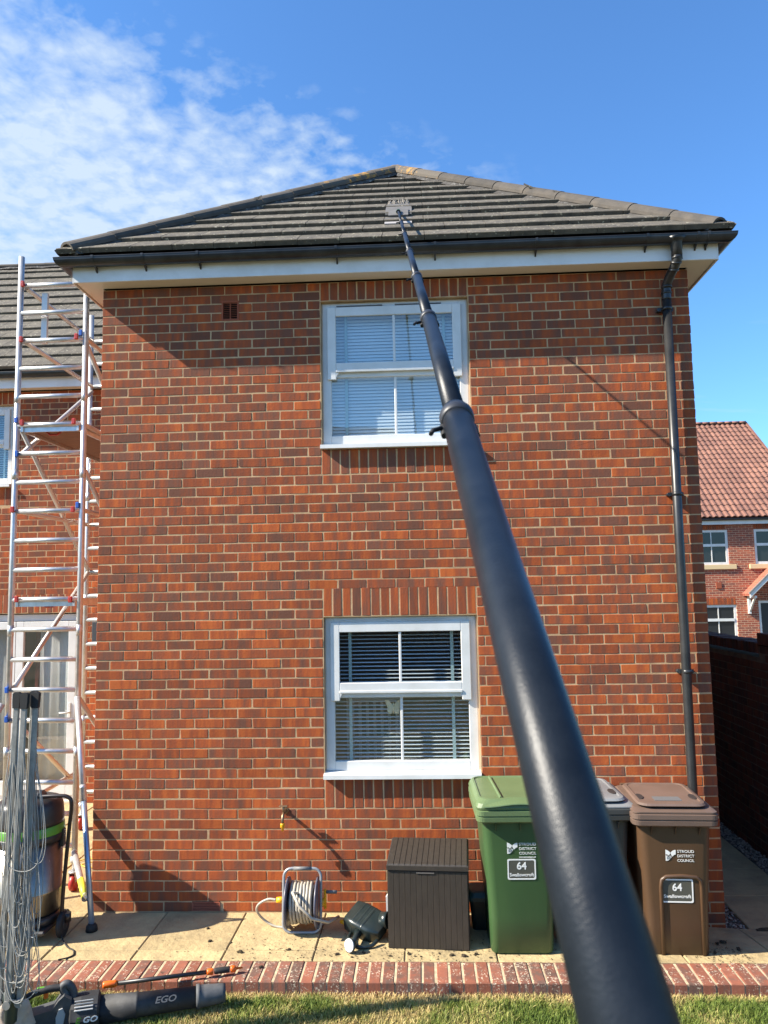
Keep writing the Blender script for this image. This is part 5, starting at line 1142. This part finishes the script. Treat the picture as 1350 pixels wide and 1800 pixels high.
# scraper head lying on the tiles
sc = thing('scraper_head', 'grey flat scraper head with worn bristles resting on the roof tiles', 'roof scraper'); ex = Vector((1, 0, 0)); es = Vector((0, AP.y-EY, AP.z-EZ)).normalized()
SCG = mat('scraper_grey', (.15, .142, .13), .7, c2=(.10, .095, .088), scale=12); SCL = mat('scraper_edge', (.34, .32, .31), .55)
o_ = PBr-nrf*.045
def sp_(u, s, h): return o_+ex*u+es*s+nrf*h
q = MB(); q.loft([[sp_(u, s, h) for u, s in ((-.115, .02), (.115, .02), (.115, .30), (.085, .46), (-.095, .46), (-.115, .30))] for h in (.0, .022)])
q.build('mount_plate', SCG, sc)
q = MB(); q.loft([[sp_(u, s, h) for u, s in ((-.085, -.08), (.085, -.08), (.085, .18), (-.085, .18))] for h in (.018, .034)]); q.build('back_plate', SCG, sc)
q = MB(); q.loft([[sp_(u, s, h) for u, s in ((-.115, -.22), (.115, -.22), (.115, -.10), (-.115, -.10))] for h in (.0, .02)]); q.build('plate', SCG, sc)
q = MB(); q.loft([[sp_(u, s, h) for u, s in ((-.112, -.30), (.115, -.30), (.115, -.222), (-.112, -.222))] for h in (-.008, .014)]); q.build('scraper_blade', SCL, sc)
q = MB(); random.seed(3)
for i in range(160):
    u = random.uniform(-.095, .085); s = random.uniform(.45, .50); p = sp_(u, s, random.uniform(-.01, .02)); q.tube([p, p+es*random.uniform(.03, .06)+ex*random.uniform(-.015, .015)+nrf*random.uniform(0, .03)], .004, 4, cap=False)
tag(q.build('bristles', mat('pale_bristle', (.22, .20, .17), .8), sc), kind='stuff')
q = MB(); q.tube([PBr, PBr+es*.06-nrf*.01], .020, 12); q.build('swivel_joint', mat('green_swivel', (.03, .20, .13), .4), sc); q = MB(); q.tube([PBr-dv.normalized()*.03, PBr], .018, 12); q.build('knuckle', RUBBER, sc)

# ---------------------------------------------------------------- moss and dirt scraped off the roof
MOSS = mat('dark_moss', (.035, .022, .014), .95, c2=(.06, .045, .02), scale=60)
random.seed(11)
for px_, py_, r_ in ((150, 0, 0),): pass
big = [(1.62, -.62), (1.30, -.66), (1.95, -.68), (2.30, -.70), (2.42, -.67), (2.50, -.71), (2.62, -.665), (2.70, -.69), (2.78, -.70), (2.86, -.675), (2.95, -.72), (1.05, -.50), (1.20, -.52), (2.05, -.72), (2.12, -.66), (1.48, -.86), (4.42, -.60), (4.50, -.42), (4.55, -.38), (4.60, -.52), (.98, -.30)]
mm = []
for k in range(4):
    q = MB(); vs2, fs2 = lumpy((0, 0, .004), (.016, .011, .008), 3, .9, 10, 7, seed=k*3.1); q.add(vs2, fs2); vs3, fs3 = lumpy((.014, .006, .003), (.008, .007, .005), 3, .9, 8, 6, seed=k*7.7); q.add(vs3, fs3)
    o = q.build('moss_clump', MOSS, fix=False); mm.append(o.data); bpy.data.objects.remove(o)
for i, (x, y) in enumerate(big):
    o = link(bpy.data.objects.new('moss_clump', mm[i % 4])); o.location = (x, y, gz(x, y)+.003); s2 = random.uniform(.45, 1.1); o.scale = (s2, s2, s2); o.rotation_euler = (0, 0, random.uniform(0, 6))
    tag(o, 'dark moss clump fallen from the roof onto the paving', 'moss', 'moss clumps on the paving')
q = MB()
for _ in range(1500):
    x = random.choice((random.gauss(2.5, .5), random.uniform(.7, 4.6), random.gauss(4.5, .15), random.uniform(1.2, 3.1))); y = min(-.1, random.gauss(-.62, .12)); y = max(y, -1.02)
    if x > 4.62: continue
    r = random.uniform(.0015, .0065); c = Vector((x, y, gz(x, y)+.002)); p = [c+Vector((random.uniform(-r, r)*1.6, random.uniform(-r, r)*1.6, random.uniform(0, r))) for _ in range(4)]
    q.add(p, [(0, 1, 2), (0, 2, 3), (0, 3, 1), (1, 3, 2)])
tag(q.build('moss_crumbs', MOSS, fix=False), 'fine dark moss crumbs scattered over the paving and edging', kind='stuff')
q = MB(); q.add(*lumpy((4.98, -.06, gz(5, -.06)+.005), (.07, .022, .012), 2, .5, 14, 8, seed=4)); tag(q.build('dead_leaf', MOSS), 'dark curled dead leaf on the shaded slab by the passage', 'leaf')

# ---------------------------------------------------------------- grass
def grass(n, seed):
    rg = np.random.default_rng(seed)
    x = rg.uniform(-2.6, 5.5, n); y = -1.035-rg.random(n)**1.15*1.15
    def vn(sx, sy_, k):  # smooth value noise
        gx, gy = x*sx, y*sx; g = np.random.default_rng(k).random((64, 64)); ix, iy = np.floor(gx).astype(int), np.floor(gy).astype(int); fx, fy_ = gx-ix, gy-iy; fx = fx*fx*(3-2*fx); fy_ = fy_*fy_*(3-2*fy_)
        return (g[ix % 64, iy % 64]*(1-fx)+g[(ix+1) % 64, iy % 64]*fx)*(1-fy_)+(g[ix % 64, (iy+1) % 64]*(1-fx)+g[(ix+1) % 64, (iy+1) % 64]*fx)*fy_
    dry_ = .55*vn(2.2, 0, 1)+.3*vn(7, 0, 2)+.15*vn(19, 0, 3)
    edge = np.clip((y+1.035)/-.11, 0, 1)
    dry_ = dry_+.42*(1-edge)
    keep = rg.random(n) < (1.0-.35*(dry_ > .75)); x, y, dry_, edge = x[keep], y[keep], dry_[keep], edge[keep]; n = len(x)
    z = LAWN_Z+0*x
    h = rg.uniform(.022, .050, n)*(1-.15*(dry_ > .6)); w = rg.uniform(.0011, .0022, n); a = rg.uniform(0, 2*np.pi, n); b = rg.uniform(0, 2*np.pi, n); ln = rg.uniform(.15, 1.0, n)*h
    dx, dy = np.cos(a)*w, np.sin(a)*w; lx, ly = np.cos(b)*ln, np.sin(b)*ln
    V = np.zeros((n, 5, 3))
    V[:, 0] = np.stack([x-dx, y-dy, z-.004], 1); V[:, 1] = np.stack([x+dx, y+dy, z-.004], 1)
    V[:, 2] = np.stack([x+dx*.8+lx*.35, y+dy*.8+ly*.35, z+h*.6], 1); V[:, 3] = np.stack([x-dx*.8+lx*.35, y-dy*.8+ly*.35, z+h*.6], 1); V[:, 4] = np.stack([x+lx, y+ly, z+h*.95], 1)
    me = bpy.data.meshes.new('grass'); me.vertices.add(n*5); me.vertices.foreach_set('co', V.ravel())
    base = (np.arange(n)*5)[:, None]; q4 = base+np.array([[0, 1, 2, 3]]); t3 = base+np.array([[3, 2, 4]])
    loops = np.concatenate([q4.ravel(), t3.ravel()]); me.loops.add(len(loops)); me.loops.foreach_set('vertex_index', loops)
    me.polygons.add(2*n); me.polygons.foreach_set('loop_start', np.concatenate([np.arange(n)*4, 4*n+np.arange(n)*3]).astype(np.int32)); me.update(calc_edges=True)
    ca = me.color_attributes.new('seed', 'FLOAT_COLOR', 'POINT'); c = np.ones((n, 5, 4)); c[:, :, 0] = np.clip(dry_+rg.normal(0, .10, n), 0, 1)[:, None]; c[:, :, 1] = rg.random(n)[:, None]; ca.data.foreach_set('color', c.ravel())
    m = bpy.data.materials.new('grass_blade'); m.use_nodes = True; nt = m.node_tree; bs = nt.nodes['Principled BSDF']; at = nt.nodes.new('ShaderNodeAttribute'); at.attribute_name = 'seed'; sp2 = nt.nodes.new('ShaderNodeSeparateColor'); nt.links.new(at.outputs['Color'], sp2.inputs[0])
    cr2 = nt.nodes.new('ShaderNodeValToRGB'); e_ = cr2.color_ramp.elements; e_[0].position = .30; e_[0].color = (.10, .15, .024, 1); e_[1].position = .82; e_[1].color = (.58, .43, .19, 1); k = e_.new(.50); k.color = (.21, .25, .05, 1); k = e_.new(.66); k.color = (.42, .35, .13, 1)
    mu = nt.nodes.new('ShaderNodeMixRGB'); mu.blend_type = 'MULTIPLY'; mu.inputs[0].default_value = 1; mr = nt.nodes.new('ShaderNodeMapRange'); mr.inputs['To Min'].default_value = .6; mr.inputs['To Max'].default_value = 1.35
    nt.links.new(sp2.outputs[1], mr.inputs[0]); nt.links.new(sp2.outputs[0], cr2.inputs[0]); nt.links.new(cr2.outputs[0], mu.inputs[1]); nt.links.new(mr.outputs[0], mu.inputs[2]); nt.links.new(mu.outputs[0], bs.inputs['Base Color']); bs.inputs['Roughness'].default_value = .6
    bs.inputs['Specular IOR Level'].default_value = .25
    me.materials.append(m); o = link(bpy.data.objects.new('grass', me)); return tag(o, 'short lawn grass, green with dry straw patches along the brick edging', kind='stuff')
grass(235000, 4)

# ---------------------------------------------------------------- fence and house added behind the camera for the panes to reflect
fn = thing('reflected_fence', 'made-up brown timber fence behind the camera, added for the window panes to reflect', 'fence'); FEN = mat('fence_timber', (.10, .06, .035), .85, c2=(.07, .045, .03), scale=5, attr=(.7, 1.2), stretch=(4, 4, .5))
q = MB()
for i in range(90): q.seed = rnd3(); x = -7+i*.145; q.box((x, -13.6-.012*(i % 2), -.1), (x+.14, -13.585-.012*(i % 2), 1.72))
tag(q.build('board_run', FEN, fn), kind='stuff')
for i in range(8): q = MB(); q.box((-7+i*1.8, -13.55, -.2), (-6.9+i*1.8, -13.46, 1.8)); q.build('post', FEN, fn)
rh = thing('house_behind', 'brick house beyond the added fence, seen only mirrored in the window panes', 'house')
q = MB(); q.box((-8.5, -31, -.3), (1.3, -23, 5.2)); q.build('wall', BRICK, rh)
q = MB(); q.loft([[(-8.8, -31.3, 5.15), (-8.8, -27, 9.4), (-8.8, -22.7, 5.15)], [(1.5, -31.3, 5.15), (1.5, -27, 9.4), (1.5, -22.7, 5.15)]]); q.build('roof', TILE, rh)
for x in (-7, -4, -1):
    for z in (.9, 3.4): q = MB(); q.box((x, -22.99, z), (x+1.2, -22.93, z+1.2)); w_ = q.build('window', UPVC, rh); q = MB(); q.box((x+.08, -22.92, z+.08), (x+1.12, -22.915, z+1.12)); q.build('pane', FGLASS, w_)
